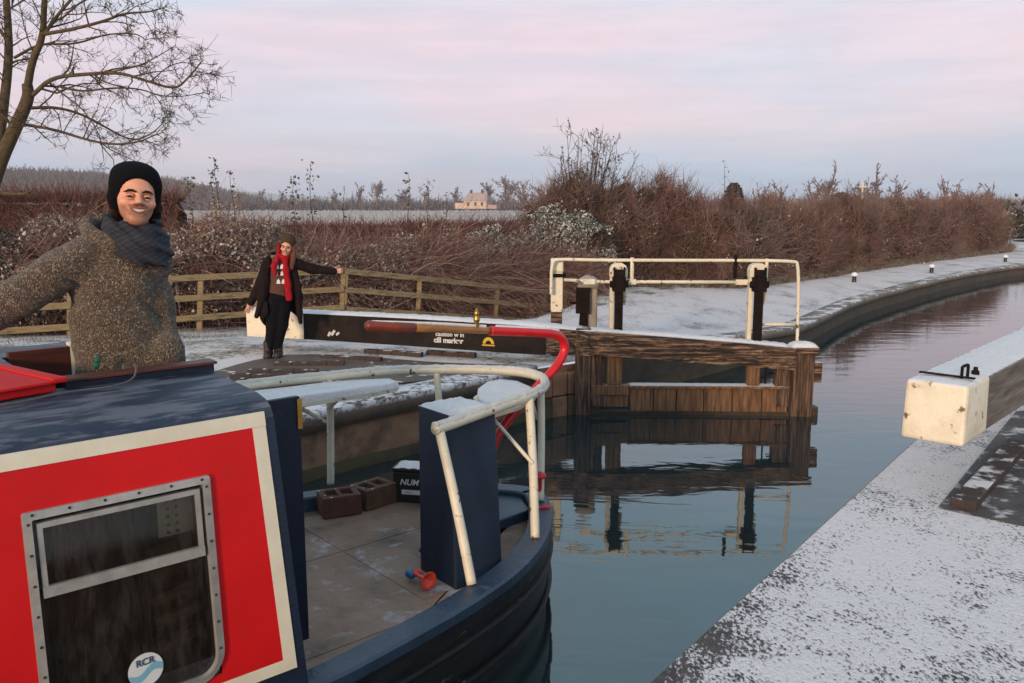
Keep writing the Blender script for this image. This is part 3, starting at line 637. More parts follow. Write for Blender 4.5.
q.add([(a, -.1, 1.14+b_) for a, b_ in prof]+[(a, .14, 1.14+b_) for a, b_ in prof], [tuple(range(6)), tuple(range(11, 5, -1))]+[(i, 6+i, 6+(i+1) % 6, (i+1) % 6) for i in range(6)])
q.build('gear_hood', M['greycream'], pg, bevel=.02)
q = MB(); q.hexa([(-.13, -.09, 0), (.03, -.09, 0), (.03, .08, 0), (-.13, .08, 0)], [(-.06, -.09, 1.0), (.03, -.09, 1.0), (.03, .08, 1.0), (-.06, .08, 1.0)]); q.lohi((-.13, -.14, .78), (.06, .06, 1.14)); q.tube([(-.22, -.1, .93), (-.1, -.1, .93)], .02)
q.build('gear_rack', M['iron'], pg, bevel=.02)

# ================================================================== narrowboat
boat = empty('canal_boat', (-.885, 3.52, 0), R(41), 'red and navy canal boat with white stern rail moored in front of the lock', 'canal boat')
CY = 1.35
half = [(-13, .9), (-12.4, .55), (-11.4, .18), (-10, 0), (-6, 0), (-3, 0), (-1, 0), (0, .0), (.54, .09), (1.04, .19), (1.5, .33), (1.9, .54), (2.22, .80), (2.45, 1.06), (2.57, 1.22), (2.6, 1.35)]
half = half[:6]+[tuple(v[:2]) for v in chaikin([(x, y, 0) for x, y in half[6:]], 2)]
def outline(inset=0, start=-13):
    h = [(x, y) for x, y in half]
    if inset:
        q = []
        for i, (x, y) in enumerate(h):
            a = Vector(h[max(i-1, 0)]); b_ = Vector(h[min(i+1, len(h)-1)]) if i < len(h)-1 else Vector((h[-2][0], 2*CY-h[-2][1])); t = (b_-a).normalized(); q.append((x-t.y*inset, y+t.x*inset))
        h = q
    return h+[(x, 2*CY-y) for x, y in h[:-1]][::-1]
def ring_mesh(rings):   # rings: list of (outline, z)
    n = len(rings[0][0]); vs = []; fs = []
    for ol, z in rings: vs += [(x, y, z) for x, y in ol]
    for k in range(len(rings)-1):
        for i in range(n): j = (i+1) % n; fs.append((k*n+i, k*n+j, (k+1)*n+j, (k+1)*n+i))
    return vs, fs
o0 = outline(0); 
vs, fs = ring_mesh([(outline(.10), -.25), (outline(.03), .05), (outline(.0), .30), (outline(0), .545)])
MB().add(vs, fs).build('hull', M['hull'], boat, smooth=False)
vs, fs = ring_mesh([(outline(-.012), .545), (outline(-.012), .60), (outline(.005), .612), (outline(.14), .612), (outline(.15), .60), (outline(.15), .50)])
MB().add(vs, fs).build('gunwale', M['gunwale'], boat)
for z_, r_ in ((.40, .018), (.16, .018)):
    pts = [(x, y, z_) for x, y in outline(-.008 if z_ > .3 else .0)]; MB().tube(pts+[pts[0]], r_, 6, False).build('rubbing_strake', M['hull'], boat)
dk = [(x, y) for x, y in outline(.13) if x > -1.5]
MB().poly(dk, .44, .50).build('deck', M['deck'], boat)
q = MB()
for (xa, xb, ya, yb) in ((.05, 1.0, .42, 1.5), (1.0, 1.6, .58, 1.5), (.05, 1.0, 1.5, 2.3), (1.0, 1.9, 1.5, 2.2)):
    q.lohi((xa, ya, .499), (xb-.009, yb-.009, .504))
q.build('deck_board', M['deck'], boat, bevel=.003)
# cabin
def S(x, z, off=0): return (x, .06+.09*(z-.612)/1.19-off, z)
def xe(z): return -.07*(z-.612)/1.33
W = dict(x0=-1.045, x1=-.385, z0=.80, z1=1.64)
prof = [(.06, .612), (.15, 1.80), (.155, 1.845), (.175, 1.885), (.215, 1.912), (.30, 1.928), (.83, 1.955)]
def shell(mir):
    mb = MB(); f = (lambda y: 2*CY-y) if mir else (lambda y: y); XL = -11.2
    st = 1
    for i in range(st, len(prof)-1):
        a, b_ = prof[i], prof[i+1]
        vs = [(XL, f(a[0]), a[1]), (xe(a[1]), f(a[0]), a[1]), (xe(b_[1]), f(b_[0]), b_[1]), (XL, f(b_[0]), b_[1])]; mb.add(vs, [(0, 1, 2, 3) if not mir else (3, 2, 1, 0)])
    def Q(x0, x1, z0, z1):
        P4 = [S(x0, z0), S(x1, z0), S(x1 if x1 < -.1 else xe(z1), z1), S(x0, z1)]; P4 = [(a[0], f(a[1]), a[2]) for a in P4]; mb.add(P4, [(0, 1, 2, 3) if not mir else (3, 2, 1, 0)])
    if mir: Q(XL, 0, .612, 1.80)
    else:
        Q(XL, W['x0'], .612, 1.80); Q(W['x0'], W['x1'], .612, W['z0']); Q(W['x0'], W['x1'], W['z1'], 1.80)
        P4 = [S(W['x1'], .612), S(0, .612), S(xe(1.8), 1.8), S(W['x1'], 1.8)]; mb.add(P4, [(0, 1, 2, 3)])
    # aft bulkhead wing
    pr = prof+[(.83, .612)]; vs = [(xe(z)-.001, f(y), z) for y, z in pr]; mb.add(vs, [tuple(range(len(pr)))[::(1 if mir else -1)]])
    return mb
shell(False).build('cabin_side', M['navy_frost'], boat, smooth=False, solid=.02)
shell(True).build('cabin_side', M['navy_frost'], boat, smooth=False, solid=.02)
MB().lohi((-11.2, .832, 1.92), (-.78, 1.868, 1.956)).build('cabin_roof', M['navy_frost'], boat)
MB().lohi((-11.2, .3, .612), (-11.17, 2.4, 1.9)).build('front_bulkhead', M['navy'], boat)
# red panel, cream border
def sq(mb, x0, x1, z0, z1, off, rake0=0, rake1=0):
    a = [S(x0+rake0*0, z0, off), S(x1, z0, off), S(x1-.052*(z1-z0)*(1 if rake1 else 0), z1, off), S(x0, z1, off)]
    b_ = [(p_[0], p_[1]+off-.001, p_[2]) for p_ in a]; mb.hexa([a[0], a[1], b_[1], b_[0]], [a[3], a[2], b_[2], b_[3]])
def xr(z): return -.052-.052*(z-.74)
def quad_side(mb, P, off, th=.004):
    a = [S(x, z, off) for x, z in P]; b_ = [S(x, z, off-th) for x, z in P]; mb.add(a+b_, [(0, 1, 2, 3), (7, 6, 5, 4)]+[(i, 4+i, 4+(i+1) % 4, (i+1) % 4) for i in range(4)])
rp_ = MB(); zb, zt, xl = .76, 1.815, -2.4
quad_side(rp_, [(xl, zb), (W['x0'], zb), (W['x0'], zt), (xl, zt)], .005)
quad_side(rp_, [(W['x0'], zb), (W['x1'], zb), (W['x1'], W['z0']), (W['x0'], W['z0'])], .005)
quad_side(rp_, [(W['x0'], W['z1']), (W['x1'], W['z1']), (W['x1'], zt), (W['x0'], zt)], .005)
quad_side(rp_, [(W['x1'], zb), (xr(zb)-.06, zb), (xr(zt)-.06, zt), (W['x1'], zt)], .005)
rp_.build('red_panel', M['red'], boat)
cb = MB(); z0_, z1_ = zb-.055, zt+.06
def prof_side(z): return S(0, z)[1]
quad_side(cb, [(xl-.06, z0_), (xr(z0_), z0_), (xr(zb), zb), (xl-.06, zb)], .006)
quad_side(cb, [(xr(zb)-.06, zb), (xr(zb), zb), (xr(zt), zt), (xr(zt)-.06, zt)], .006)
quad_side(cb, [(xl-.06, zt), (xr(zt), zt), (xr(z1_), z1_), (xl-.06, z1_)], .010, .012)
quad_side(cb, [(xl-.06, zb), (xl, zb), (xl, zt), (xl-.06, zt)], .006)
cb.build('panel_border', M['cream_border'], boat)
# window
def rrect(x0, x1, z0, z1, rb, rt):
    P_ = []
    for (cx, cz, r_, a0) in ((x0+rb, z0+rb, rb, 180), (x1-rb, z0+rb, rb, 270), (x1-rt, z1-rt, rt, 0), (x0+rt, z1-rt, rt, 90)):
        for k in range(7): a_ = R(a0+15*k); P_.append((cx+r_*math.cos(a_), cz+r_*math.sin(a_)))
    return P_
A_ = rrect(W['x0']-.014, W['x1']+.014, W['z0']-.014, W['z1']+.014, .13, .012); B_ = rrect(W['x0']+.016, W['x1']-.016, W['z0']+.016, W['z1']-.016, .085, .008)
n_ = len(A_); vs = [S(*p_, .018) for p_ in A_]+[S(*p_, .022) for p_ in B_]+[S(*p_, .004) for p_ in A_]+[S(*p_, -.02) for p_ in B_]
fs = []
for i in range(n_):
    j = (i+1) % n_; fs += [(i, j, n_+j, n_+i), (2*n_+i, 2*n_+j, j, i), (n_+i, n_+j, 3*n_+j, 3*n_+i)]
win = MB().add(vs, fs).build('window', M['alu'], boat)
q = MB(); quad_side(q, [(W['x0']+.03, 1.325), (W['x1']-.03, 1.325), (W['x1']-.03, 1.365), (W['x0']+.03, 1.365)], .016, .02)
quad_side(q, [(W['x0']+.031, 1.365), (W['x0']+.05, 1.365), (W['x0']+.05, 1.605), (W['x0']+.031, 1.605)], .013, .02)
quad_side(q, [(W['x1']-.05, 1.365), (W['x1']-.031, 1.365), (W['x1']-.031, 1.605), (W['x1']-.05, 1.605)], .013, .02)
quad_side(q, [(W['x0']+.05, 1.585), (W['x1']-.05, 1.585), (W['x1']-.05, 1.606), (W['x0']+.05, 1.606)], .013, .02)
q.build('window_bar', M['alu'], win)
q = MB()
for k in range(6): x_ = W['x0']+.02+k*(W['x1']-W['x0']-.04)/5; q.lathe([(.006, 0), (.005, .004)], S(x_, W['z1']+.002, .020), 8, Matrix.Rotation(R(90), 4, 'X'))
for k in range(7):
    z_ = W['z0']+.12+k*.115
    for x_ in (W['x0']+.004, W['x1']-.004): q.lathe([(.006, 0), (.005, .004)], S(x_, z_, .020), 8, Matrix.Rotation(R(90), 4, 'X'))
q.build('frame_screw', M['bolt'], win)
gl = bpy.data.materials.new('dirty_glass'); gl.use_nodes = True; nt = gl.node_tree; N = nt.nodes; L = nt.links; N.remove(N['Principled BSDF'])
tr = N.new('ShaderNodeBsdfTransparent'); tr.inputs[0].default_value = (.75, .74, .7, 1); gs = N.new('ShaderNodeBsdfGlossy'); gs.inputs[0].default_value = (.8, .8, .8, 1); gs.inputs[1].default_value = .06
fr = N.new('ShaderNodeFresnel'); fr.inputs[0].default_value = 1.5; m1 = N.new('ShaderNodeMixShader'); L.new(fr.outputs[0], m1.inputs[0]); L.new(tr.outputs[0], m1.inputs[1]); L.new(gs.outputs[0], m1.inputs[2])
df = N.new('ShaderNodeBsdfDiffuse'); df.inputs[0].default_value = (.11, .095, .085, 1); m2 = N.new('ShaderNodeMixShader'); tcg = N.new('ShaderNodeTexCoord'); mpg = N.new('ShaderNodeMapping'); mpg.inputs['Scale'].default_value = (9, 9, 2.2); L.new(tcg.outputs['Object'], mpg.inputs[0])
ng = N.new('ShaderNodeTexNoise'); ng.inputs['Scale'].default_value = 2.2; ng.inputs['Detail'].default_value = 8; ng.inputs['Roughness'].default_value = .7; L.new(mpg.outputs[0], ng.inputs['Vector'])
rg_ = N.new('ShaderNodeMapRange'); rg_.inputs[1].default_value = .45; rg_.inputs[2].default_value = .85; rg_.inputs[3].default_value = .04; rg_.inputs[4].default_value = .5; L.new(ng.outputs[0], rg_.inputs[0])
L.new(rg_.outputs[0], m2.inputs[0]); L.new(m1.outputs[0], m2.inputs[1]); L.new(df.outputs[0], m2.inputs[2]); L.new(m2.outputs[0], N['Material Output'].inputs[0])
M['glass'] = gl
q = MB(); quad_side(q, [(W['x0']+.02, W['z0']+.02), (W['x1']-.02, W['z0']+.02), (W['x1']-.02, 1.33), (W['x0']+.02, 1.33)], -.006, .004); q.build('glass_pane', M['glass'], win)
q = MB(); quad_side(q, [(W['x0']+.02, 1.36), (W['x1']-.02, 1.36), (W['x1']-.02, 1.61), (W['x0']+.02, 1.61)], .0, .004); q.build('glass_pane', M['glass'], win)
# what shows through the glass
M['interior'] = mat('dark_cabin_lining', (.07, .04, .028), (.24, .14, .085), 5, .7, .3, stretch=(8, 8, 1))
M['timber'] = mat('brown_cabin_timber', (.32, .17, .09), (.16, .085, .05), 5, .7, .4, stretch=(1, 1, 7))
q = MB(); q.lohi((-1.25, .55, .62), (-.2, .57, 1.8)); q.lohi((-1.27, .16, .62), (-1.25, .57, 1.8)); q.lohi((-.22, .16, .62), (-.2, .57, 1.8)); q.build('cabin_lining', M['interior'], boat)
q = MB(); 
for k in range(5): q.box((-.48, .27+.01*k, .92+.10*k), (.20, .03, .05), 0, R(-8))
q.build('slatted_blind', M['timber'], boat)
cd = MB(); cd.box((-.50, .185, 1.50), (.14, .008, .17)); cdo = cd.build('peg_card', mat('beige_card', (.75, .62, .42), (.62, .50, .34), 9, .8, 0), boat)
q = MB()
for i in range(2):
    for j in range(5): q.lathe([(.008, 0), (.006, .006)], (-.53+i*.035, .180, 1.43+j*.034), 8, Matrix.Rotation(R(90), 4, 'X'))
q.build('dark_peg', M['bolt'], cdo)
# round sticker
st = MB(); c_ = (-.685, .925); K = 32; r_ = .068
vs = [S(c_[0]+r_*math.cos(2*math.pi*k/K), c_[1]+r_*math.sin(2*math.pi*k/K), .000) for k in range(K)]; st.add(vs, [tuple(range(K))])
M['stick'] = mat('white_sticker', (.62, .66, .66), (.56, .60, .6), 9, .5, 0); M['wave'] = mat('blue_wave_print', (.16, .38, .52), (.2, .42, .55), 9, .5, 0)
sto = st.build('round_sticker', M['stick'], win)
wv = MB()
for k in range(16):
    xs = [-r_*.96+2*r_*.96*(k+i)/16 for i in (0, 1)]; P_ = []
    for x_ in xs:
        mid = -.012+.012*math.sin(x_*55)+.22*x_; lim = math.sqrt(max(r_*r_*.97-x_*x_, 0)); P_.append((x_, max(-lim, min(lim, mid-.014)), max(-lim, min(lim, mid+.014))))
    wv.add([S(c_[0]+P_[0][0], c_[1]+P_[0][1], .002), S(c_[0]+P_[1][0], c_[1]+P_[1][1], .002), S(c_[0]+P_[1][0], c_[1]+P_[1][2], .002), S(c_[0]+P_[0][0], c_[1]+P_[0][2], .002)], [(0, 1, 2, 3)])
wv.build('blue_wave', M['wave'], sto)
sx = Vector((1, 0, 0)); sz = (Vector(S(0, 1))-Vector(S(0, 0))).normalized()
M['darkprint'] = mat('dark_blue_print', (.03, .05, .09), (.03, .05, .09), 9, .6, 0)
text('RCR', .038, M['darkprint'], sto, basis(Vector(S(c_[0], c_[1]+.022, .003)), sx, sz), 'lettering', ext=.0003, bold=.0008)
# roof rails of the hatchway, slider, inner coaming
q = MB().lohi((-.724, .80, 1.93), (-.06, .87, 1.985)).build('hatch_runner', M['navy'], boat, bevel=.004)
MB().lohi((-.722, .785, 1.986), (-.05, .885, 2.0)).build('runner_capping', M['mahog'], boat, bevel=.003)
MB().lohi((-.75, 1.84, 1.80), (-.45, 1.90, 1.985)).build('far_coaming', M['mahog'], boat, bevel=.004)
MB().lohi((-.45, 1.84, 1.75), (-.43, 1.92, 2.0)).build('coaming_edge', M['cream_border'], boat)
def rotp(pts, a=R(14), c=(-.74, .74)): return [(c[0]+(x-c[0])*math.cos(a)-(y-c[1])*math.sin(a), c[1]+(x-c[0])*math.sin(a)+(y-c[1])*math.cos(a)) for x, y in pts]
MB().poly(rotp([(-1.75, .765), (-.765, .765), (-.765, 1.55), (-1.75, 1.55)]), 1.957, 1.995).build('sliding_hatch', M['red'], boat, bevel=.008)
MB().poly(rotp([(-.79, .74), (-.725, .74), (-.725, 1.57), (-.79, 1.57)]), 1.996, 2.018).build('hatch_lip', M['red'], boat, bevel=.006)
MB().poly(rotp([(-1.76, .74), (-.791, .74), (-.791, 1.57), (-1.76, 1.57)]), 1.996, 2.010).build('hatch_top', M['red'], boat, bevel=.004)
# cable on roof
cbp = chaikin([(-.42, .84, 2.025), (-.43, .78, 2.02), (-.45, .75, 1.97), (-.55, .70, 1.958), (-.75, .72, 1.958), (-.95, .62, 1.956), (-1.2, .66, 1.956), (-1.6, .55, 1.95), (-2.4, .6, 1.953)], 3)
ca = MB().tube(cbp, .0045, 6).build('roof_cable', mat('grey_cable', (.10, .10, .11), (.06, .06, .07), 9, .5, 0)); ca.parent = None
ca.matrix_world = Matrix.Translation(boat.location) @ Matrix.Rotation(R(41), 4, 'Z'); tag(ca, 'thin grey cable trailing over the frosted navy cabin roof', 'cable')
# doors
dr = MB().lohi((-.06, .40, .62), (.185, .432, 1.855)).build('cabin_door', M['navy'], boat, bevel=.004)
MB().lohi((.166, .390, 1.70), (.190, .399, 1.845)).build('brass_hinge', M['brass'], dr)
MB().lohi((-.02, 2.27, .62), (.33, 2.30, 1.855)).build('cabin_door', M['navy'], boat, bevel=.004)
MB().lohi((-.75, .9, 1.0), (-.02, 1.8, 1.08)).lohi((-.75, .9, .4), (-.72, 1.8, 1.0)).build('cabin_step', M['timber'], boat)
# leaning navy pedestal
ped = MB().hexa([(1.21, .55, .50), (1.56, .53, .50), (1.57, .91, .50), (1.22, .93, .50)], [(1.47, .93, 1.45), (1.82, .91, 1.45), (1.83, 1.28, 1.45), (1.48, 1.30, 1.45)]).build('pedestal_locker', M['navy'], boat, bevel=.012)
q = MB(); base = [Vector((1.47, .93, 1.45)), Vector((1.82, .91, 1.45)), Vector((1.83, 1.28, 1.45)), Vector((1.48, 1.30, 1.45))]
def quad_snow(c4, h, n=14, seed=0):
    rg = random.Random(seed); mb = MB(); vs = []; fs = []
    for j in range(n+1):
        for i in range(n+1):
            u, v = i/n, j/n; p_ = c4[0].lerp(c4[1], u).lerp(c4[3].lerp(c4[2], u), v); e_ = min(i, j, n-i, n-j); p_ = p_.copy()
            p_.z += -.003+(0 if e_ == 0 else h*(.7+.5*rg.random())*(.7 if e_ == 1 else 1)); vs.append(p_)
    for j in range(n):
        for i in range(n): fs.append((j*(n+1)+i, j*(n+1)+i+1, (j+1)*(n+1)+i+1, (j+1)*(n+1)+i))
    return mb.add(vs, fs)
quad_snow(base, .025).build('snow_layer', M['snow'], ped, smooth=True)
# stern rail
RZ = 1.45
rl = chaikin([(1.20, .72, RZ+.0), (1.50, .80, RZ), (1.89, .92, RZ), (2.35, 1.05, RZ), (2.66, 1.30, RZ), (2.76, 1.6, RZ), (2.62, 1.9, RZ), (2.3, 2.18, RZ), (1.94, 2.44, RZ), (1.5, 2.52, RZ), (1.05, 2.62, RZ), (.6, 2.62, RZ), (.1, 2.62, RZ)], 3)
MB().tube(rl, .034, 12).build('stern_rail', M['cream_rail'], boat, smooth=True)
rg = random.Random(5); sp = []; sr = []
for i in range(len(rl)-1):
    for k in range(2):
        p_ = rl[i].lerp(rl[i+1], k/2); sp.append(p_+Vector((0, 0, .017+rg.uniform(-.003, .003)))); sr.append(.027+rg.uniform(-.0025, .0025))
MB().tube(sp, sr, 9).build('rail_snow', M['railsnow'], boat, smooth=True)
for (a, b_, r_) in (((1.24, .73, RZ-.02), (1.19, .37, .61), .030), ((2.20, 1.0, RZ-.02), (1.93, .64, .61), .030), ((2.70, 1.42, RZ-.02), (2.43, 1.13, .61), .028), ((2.28, 2.19, RZ-.02), (2.26, 2.10, .61), .028), ((1.50, 2.52, RZ-.02), (1.46, 2.48, .61), .028)):
    a, b_ = Vector(a), Vector(b_); m_ = a.lerp(b_, .5)+Vector((.006, -.004, 0)); MB().tube(chaikin([a, m_, b_], 2), r_, 10).build('rail_leg', M['cream_rail'], boat, smooth=True)
# seats on the rail
q = MB(); ol = chaikin([(.15, 2.62, 0), (.15, 2.28, 0), (1.0, 2.20, 0), (1.85, 2.14, 0), (1.99, 2.28, 0), (1.75, 2.44, 0), (1.0, 2.58, 0)], 2, True)
sb = MB().poly([tuple(v[:2]) for v in ol], 1.33, 1.365).build('seat_board', M['cream_rail'], boat, bevel=.005); sb['label'] = 'long rounded seat board under snow'
def top_snow(ol, z, h, parent, seed):
    rg = random.Random(seed); n = len(ol); c = sum(ol, Vector())/n; vs = []; fs = []
    ks = (1.01, .995, .96, .85, .7, .5, .25)
    for j, k in enumerate(ks):
        for p_ in ol:
            q_ = c.lerp(p_, k); vs.append((q_.x+rg.uniform(-.004, .004), q_.y+rg.uniform(-.004, .004), z+(0, .7, .95, 1, 1, 1, 1)[j]*h*(1 if j == 0 else rg.uniform(.85, 1.15))))
    vs.append((c.x, c.y, z+h)); m_ = len(ks)
    for j in range(m_-1):
        for i in range(n): fs.append((j*n+i, j*n+(i+1) % n, (j+1)*n+(i+1) % n, (j+1)*n+i))
    for i in range(n): fs.append(((m_-1)*n+i, (m_-1)*n+(i+1) % n, m_*n))
    return MB().add(vs, fs).build('seat_snow', M['snow'], parent, smooth=True)
top_snow(ol, 1.36, .055, sb, 2)
MB().tube([(1.1, 2.30, 1.33), (1.42, 2.46, 1.12)], .014, 6).tube([(1.42, 2.24, 1.335), (1.46, 2.47, 1.22)], .016, 6).build('seat_bracket', M['cream_rail'], sb)
ol = [Vector(v) for v in ((1.84, 1.02, 0), (2.18, 1.08, 0), (2.48, 1.24, 0), (2.62, 1.5, 0), (2.5, 1.78, 0), (2.12, 1.52, 0))]
sb = MB().poly([tuple(v[:2]) for v in ol], 1.34, 1.37).build('seat_board', M['cream_rail'], boat, bevel=.005); sb['label'] = 'small corner seat board under snow'
top_snow(chaikin(ol, 1, True), 1.368, .05, sb, 3)
MB().tube([(1.95, 1.12, 1.335), (2.05, .80, 1.05)], .013, 6).build('seat_bracket', M['cream_rail'], sb)
MB().tube([(2.5, 1.3, 1.33), (2.62, 1.38, 1.15)], .012, 6).build('seat_bracket', M['cream_rail'], sb)
# mooring dollies
def dolly(x, y, h=.20):
    d = MB().lathe([(.026, 0), (.024, .02), (.019, .05), (.017, h*.7), (.018, h*.8)], (x, y, .612), 14).build('mooring_stud', M['redtube'], boat, smooth=True)
    MB().lathe([(.018, h*.8), (.05, h*.86), (.052, h*.92), (.04, h), (.015, h*1.06)], (x, y, .612), 16).build('stud_head', M['redtube'], d, smooth=True)
dolly(2.44, 1.15); dolly(2.40, 1.66)
MB().tube([(2.30, 1.02, .62), (2.38, .98, .62)], .012).build('gunwale_ring', M['redtube'], boat)
# stern raised plate
MB().poly([(2.0, 1.1), (2.32, 1.12), (2.44, 1.35), (2.40, 1.6), (2.30, 1.9), (2.0, 2.1), (1.92, 1.6)], .50, .575).build('stern_plate', M['gunwale'], boat, bevel=.01)
# tiller
tl = MB().tube(chaikin([(2.08, 1.35, .5), (2.10, 1.35, .85), (2.18, 1.35, 1.09), (2.42, 1.35, 1.29), (2.66, 1.35, 1.44), (2.83, 1.35, 1.56), (2.90, 1.35, 1.68), (2.82, 1.35, 1.78), (2.62, 1.35, 1.815), (2.14, 1.35, 1.875)], 3), .034, 14).build('tiller_swan_neck', M['redtube'], boat, smooth=True)
th = MB().tube([(2.14, 1.35, 1.876), (2.10, 1.35, 1.88), (1.6, 1.35, 1.945), (1.5, 1.35, 1.957)], [.026, .024, .027, .028], 12).build('tiller_bar', M['tillerwood'], boat, smooth=True)
MB().tube([(1.5, 1.35, 1.957), (1.48, 1.35, 1.96), (1.34, 1.35, 1.978), (1.335, 1.35, 1.979), (1.15, 1.35, 2.003), (1.13, 1.35, 2.005)], [.028, .034, .033, .030, .034, .02], 12).build('tiller_grip', M['tillergrip'], th, smooth=True)
MB().lathe([(.012, 0), (.012, .02), (.02, .03), (.012, .045), (.022, .06), (.024, .075), (.013, .095), (.018, .105), (.020, .115), (.012, .13), (.006, .15)], (2.02, 1.35, 1.895), 14).build('tiller_pin', M['brass'], th, smooth=True)
sp = MB().tube([(1.18, 1.35, 2.03), (1.7, 1.35, 1.965), (2.1, 1.35, 1.91)], [.006, .012, .012], 6).tube(chaikin([(2.2, 1.35, 1.90), (2.62, 1.35, 1.845), (2.82, 1.36, 1.81)], 1), .014, 6).build('tiller_snow', M['snow'], th)

BM = Matrix.Translation(boat.location) @ Matrix.Rotation(R(41), 4, 'Z')
def on_boat(name, x, y, z, rz, label, cat, group=None):
    p_ = BM @ Vector((x, y, z)); return empty(name, p_, R(41)+rz, label, cat, group)
# hollow clay blocks
for i, (x, y, a, lb) in enumerate(((1.34, 2.14, .22, 'dark red hollow block on the deck, left one of the pair'), (1.63, 2.14, .60, 'browner hollow block on the deck, nearer the black box'))):
    o = on_boat('hollow_block', x, y, .509, a-.5, lb, 'block', 'hollow blocks on the stern deck')
    q = MB(); w_, d_, h_, t_ = .285, .22, .155, .045
    for (xa, xb, ya, yb) in ((-w_/2, w_/2, -d_/2, -d_/2+t_), (-w_/2, w_/2, d_/2-t_, d_/2), (-w_/2, -w_/2+t_, -d_/2+t_+.001, d_/2-t_-.001), (w_/2-t_, w_/2, -d_/2+t_+.001, d_/2-t_-.001), (-.014, .014, -d_/2+t_+.001, d_/2-t_-.001)): q.lohi((xa, ya, 0), (xb, yb, h_))
    q.lohi((-w_/2+t_, -d_/2+t_, 0), (w_/2-t_, d_/2-t_, h_-.035)); q.build('block_body', M['brick'] if i == 0 else mat('brown_block', (.14, .065, .035), (.08, .04, .025), 14, .8, .5, 60, snow=.25, snow_scale=20), o, bevel=.008)
# battery
bt = on_boat('battery_box', 1.93, 2.02, .509, R(-52), 'black battery box with white lettering and snow on its lid, behind the navy pedestal', 'battery')
MB().lohi((-.14, -.1, 0), (.16, .1, .235)).build('case', M['blackbox'], bt, bevel=.01)
MB().lohi((-.145, -.105, .2352), (.165, .105, .27)).build('lid', M['blackbox'], bt, bevel=.01)
s_ = MB(); snow_sheet(s_, -.13, .15, -.1, .1, lambda x, y: .272, .014, .03, 4); s_.build('lid_snow', M['snow'], bt, smooth=True)
text('NUM', .065, M['white'], bt, basis(Vector((-.01, -.1035, .14)), (1, 0, 0), (0, 0, 1)), 'lettering', shear=.25, bold=.001)
q = MB().lohi((-.07, -.104, .065), (.12, -.101, .10)); lbp = q.build('white_label', M['white'], bt); text('XV24', .022, M['darkprint'], lbp, basis(Vector((-.02, -.1055, .074)), (1, 0, 0), (0, 0, 1)), 'lettering', ext=.0003)
MB().box((.02, -.105, .0), (.01, .002, .001)).build('case_seam', M['blackbox'], bt)
# air horn
hn = on_boat('air_horn', 1.08, .76, .509, R(-88), 'small orange-red and blue horn lying on the deck at the foot of the navy pedestal', 'horn')
RM = Matrix.Rotation(R(90), 4, 'Y')
MB().lathe([(.012, -.03), (.012, .05), (.020, .08), (.036, .105), (.056, .115), (.052, .117), (.034, .105), (.012, .07)], (0, 0, .058), 20, RM).build('trumpet', M['orange'], hn, smooth=True)
MB().lathe([(.010, -.10), (.022, -.095), (.026, -.08), (.026, -.05), (.018, -.035), (.012, -.03)], (0, 0, .04), 16, RM).build('blue_cap', M['blue'], hn, smooth=True)
MB().lathe([(.005, .0), (.02, .01), (.022, .03), (.022, .07), (.012, .085)], (-.02, .05, .02), 14, Matrix.Rotation(R(70), 4, 'Y')).build('canister', M['blue'], hn, smooth=True)
MB().lathe([(.014, 0), (.014, .03)], (-.02, .03, .045), 12).build('valve', M['orange'], hn, smooth=True)
# rope coil
rpth = []
for k in range(140):
    a_ = k*.42; r_ = .075+.025*math.sin(k*.31); rpth.append((r_*math.cos(a_), r_*math.sin(a_)*.8, .04+.0018*k+.012*math.sin(k*1.7)))
ro = on_boat('rope_coil', 1.80, 1.12, .509, 0, 'brown rope heaped on the deck behind the navy pedestal', 'rope'); MB().tube(rpth, .016, 7).build('coil', M['rope'], ro, smooth=True)
tube_ = chaikin([(-.05, .05, .05), (-.25, .1, .018), (-.42, .0, .2), (-.40, .02, .35), (-.38, -.05, .12), (-.46, -.02, .02)], 3); MB().tube(tube_, .016, 7).build('loose_end', M['rope'], ro, smooth=True)
# ================================================================== people
def skinmat(name, base, beard=False):
    m = bpy.data.materials.new(name); m.use_nodes = True; nt = m.node_tree; N = nt.nodes; L = nt.links; p = N['Principled BSDF']; p.inputs['Roughness'].default_value = .5
    p.inputs['Subsurface Weight'].default_value = .12; p.inputs['Subsurface Radius'].default_value = (.01, .004, .002); p.inputs['Subsurface Scale'].default_value = 1
    tc = N.new('ShaderNodeTexCoord'); n = N.new('ShaderNodeTexNoise'); n.inputs['Scale'].default_value = 28; n.inputs['Detail'].default_value = 5; L.new(tc.outputs['Object'], n.inputs['Vector'])
    x = N.new('ShaderNodeMixRGB'); L.new(n.outputs[0], x.inputs[0]); x.inputs[1].default_value = (*base, 1); x.inputs[2].default_value = (base[0]*.85, base[1]*.68, base[2]*.62, 1)
    if beard:
        at_ = N.new('ShaderNodeAttribute'); at_.attribute_name = 'stubble'; n5 = N.new('ShaderNodeTexNoise'); n5.inputs['Scale'].default_value = 170; n5.inputs['Detail'].default_value = 4; L.new(tc.outputs['Object'], n5.inputs['Vector'])
        mu = N.new('ShaderNodeMath'); mu.operation = 'MULTIPLY_ADD'; L.new(n5.outputs[0], mu.inputs[0]); mu.inputs[1].default_value = .9; mu.inputs[2].default_value = .25
        m2_ = N.new('ShaderNodeMath'); m2_.operation = 'MULTIPLY'; m2_.use_clamp = True; L.new(mu.outputs[0], m2_.inputs[0]); L.new(at_.outputs['Fac'], m2_.inputs[1])
        y_ = N.new('ShaderNodeMixRGB'); L.new(m2_.outputs[0], y_.inputs[0]); L.new(x.outputs[0], y_.inputs[1]); y_.inputs[2].default_value = (.115, .05, .03, 1); L.new(y_.outputs[0], p.inputs[0]); return m
    L.new(x.outputs[0], p.inputs[0]); return m
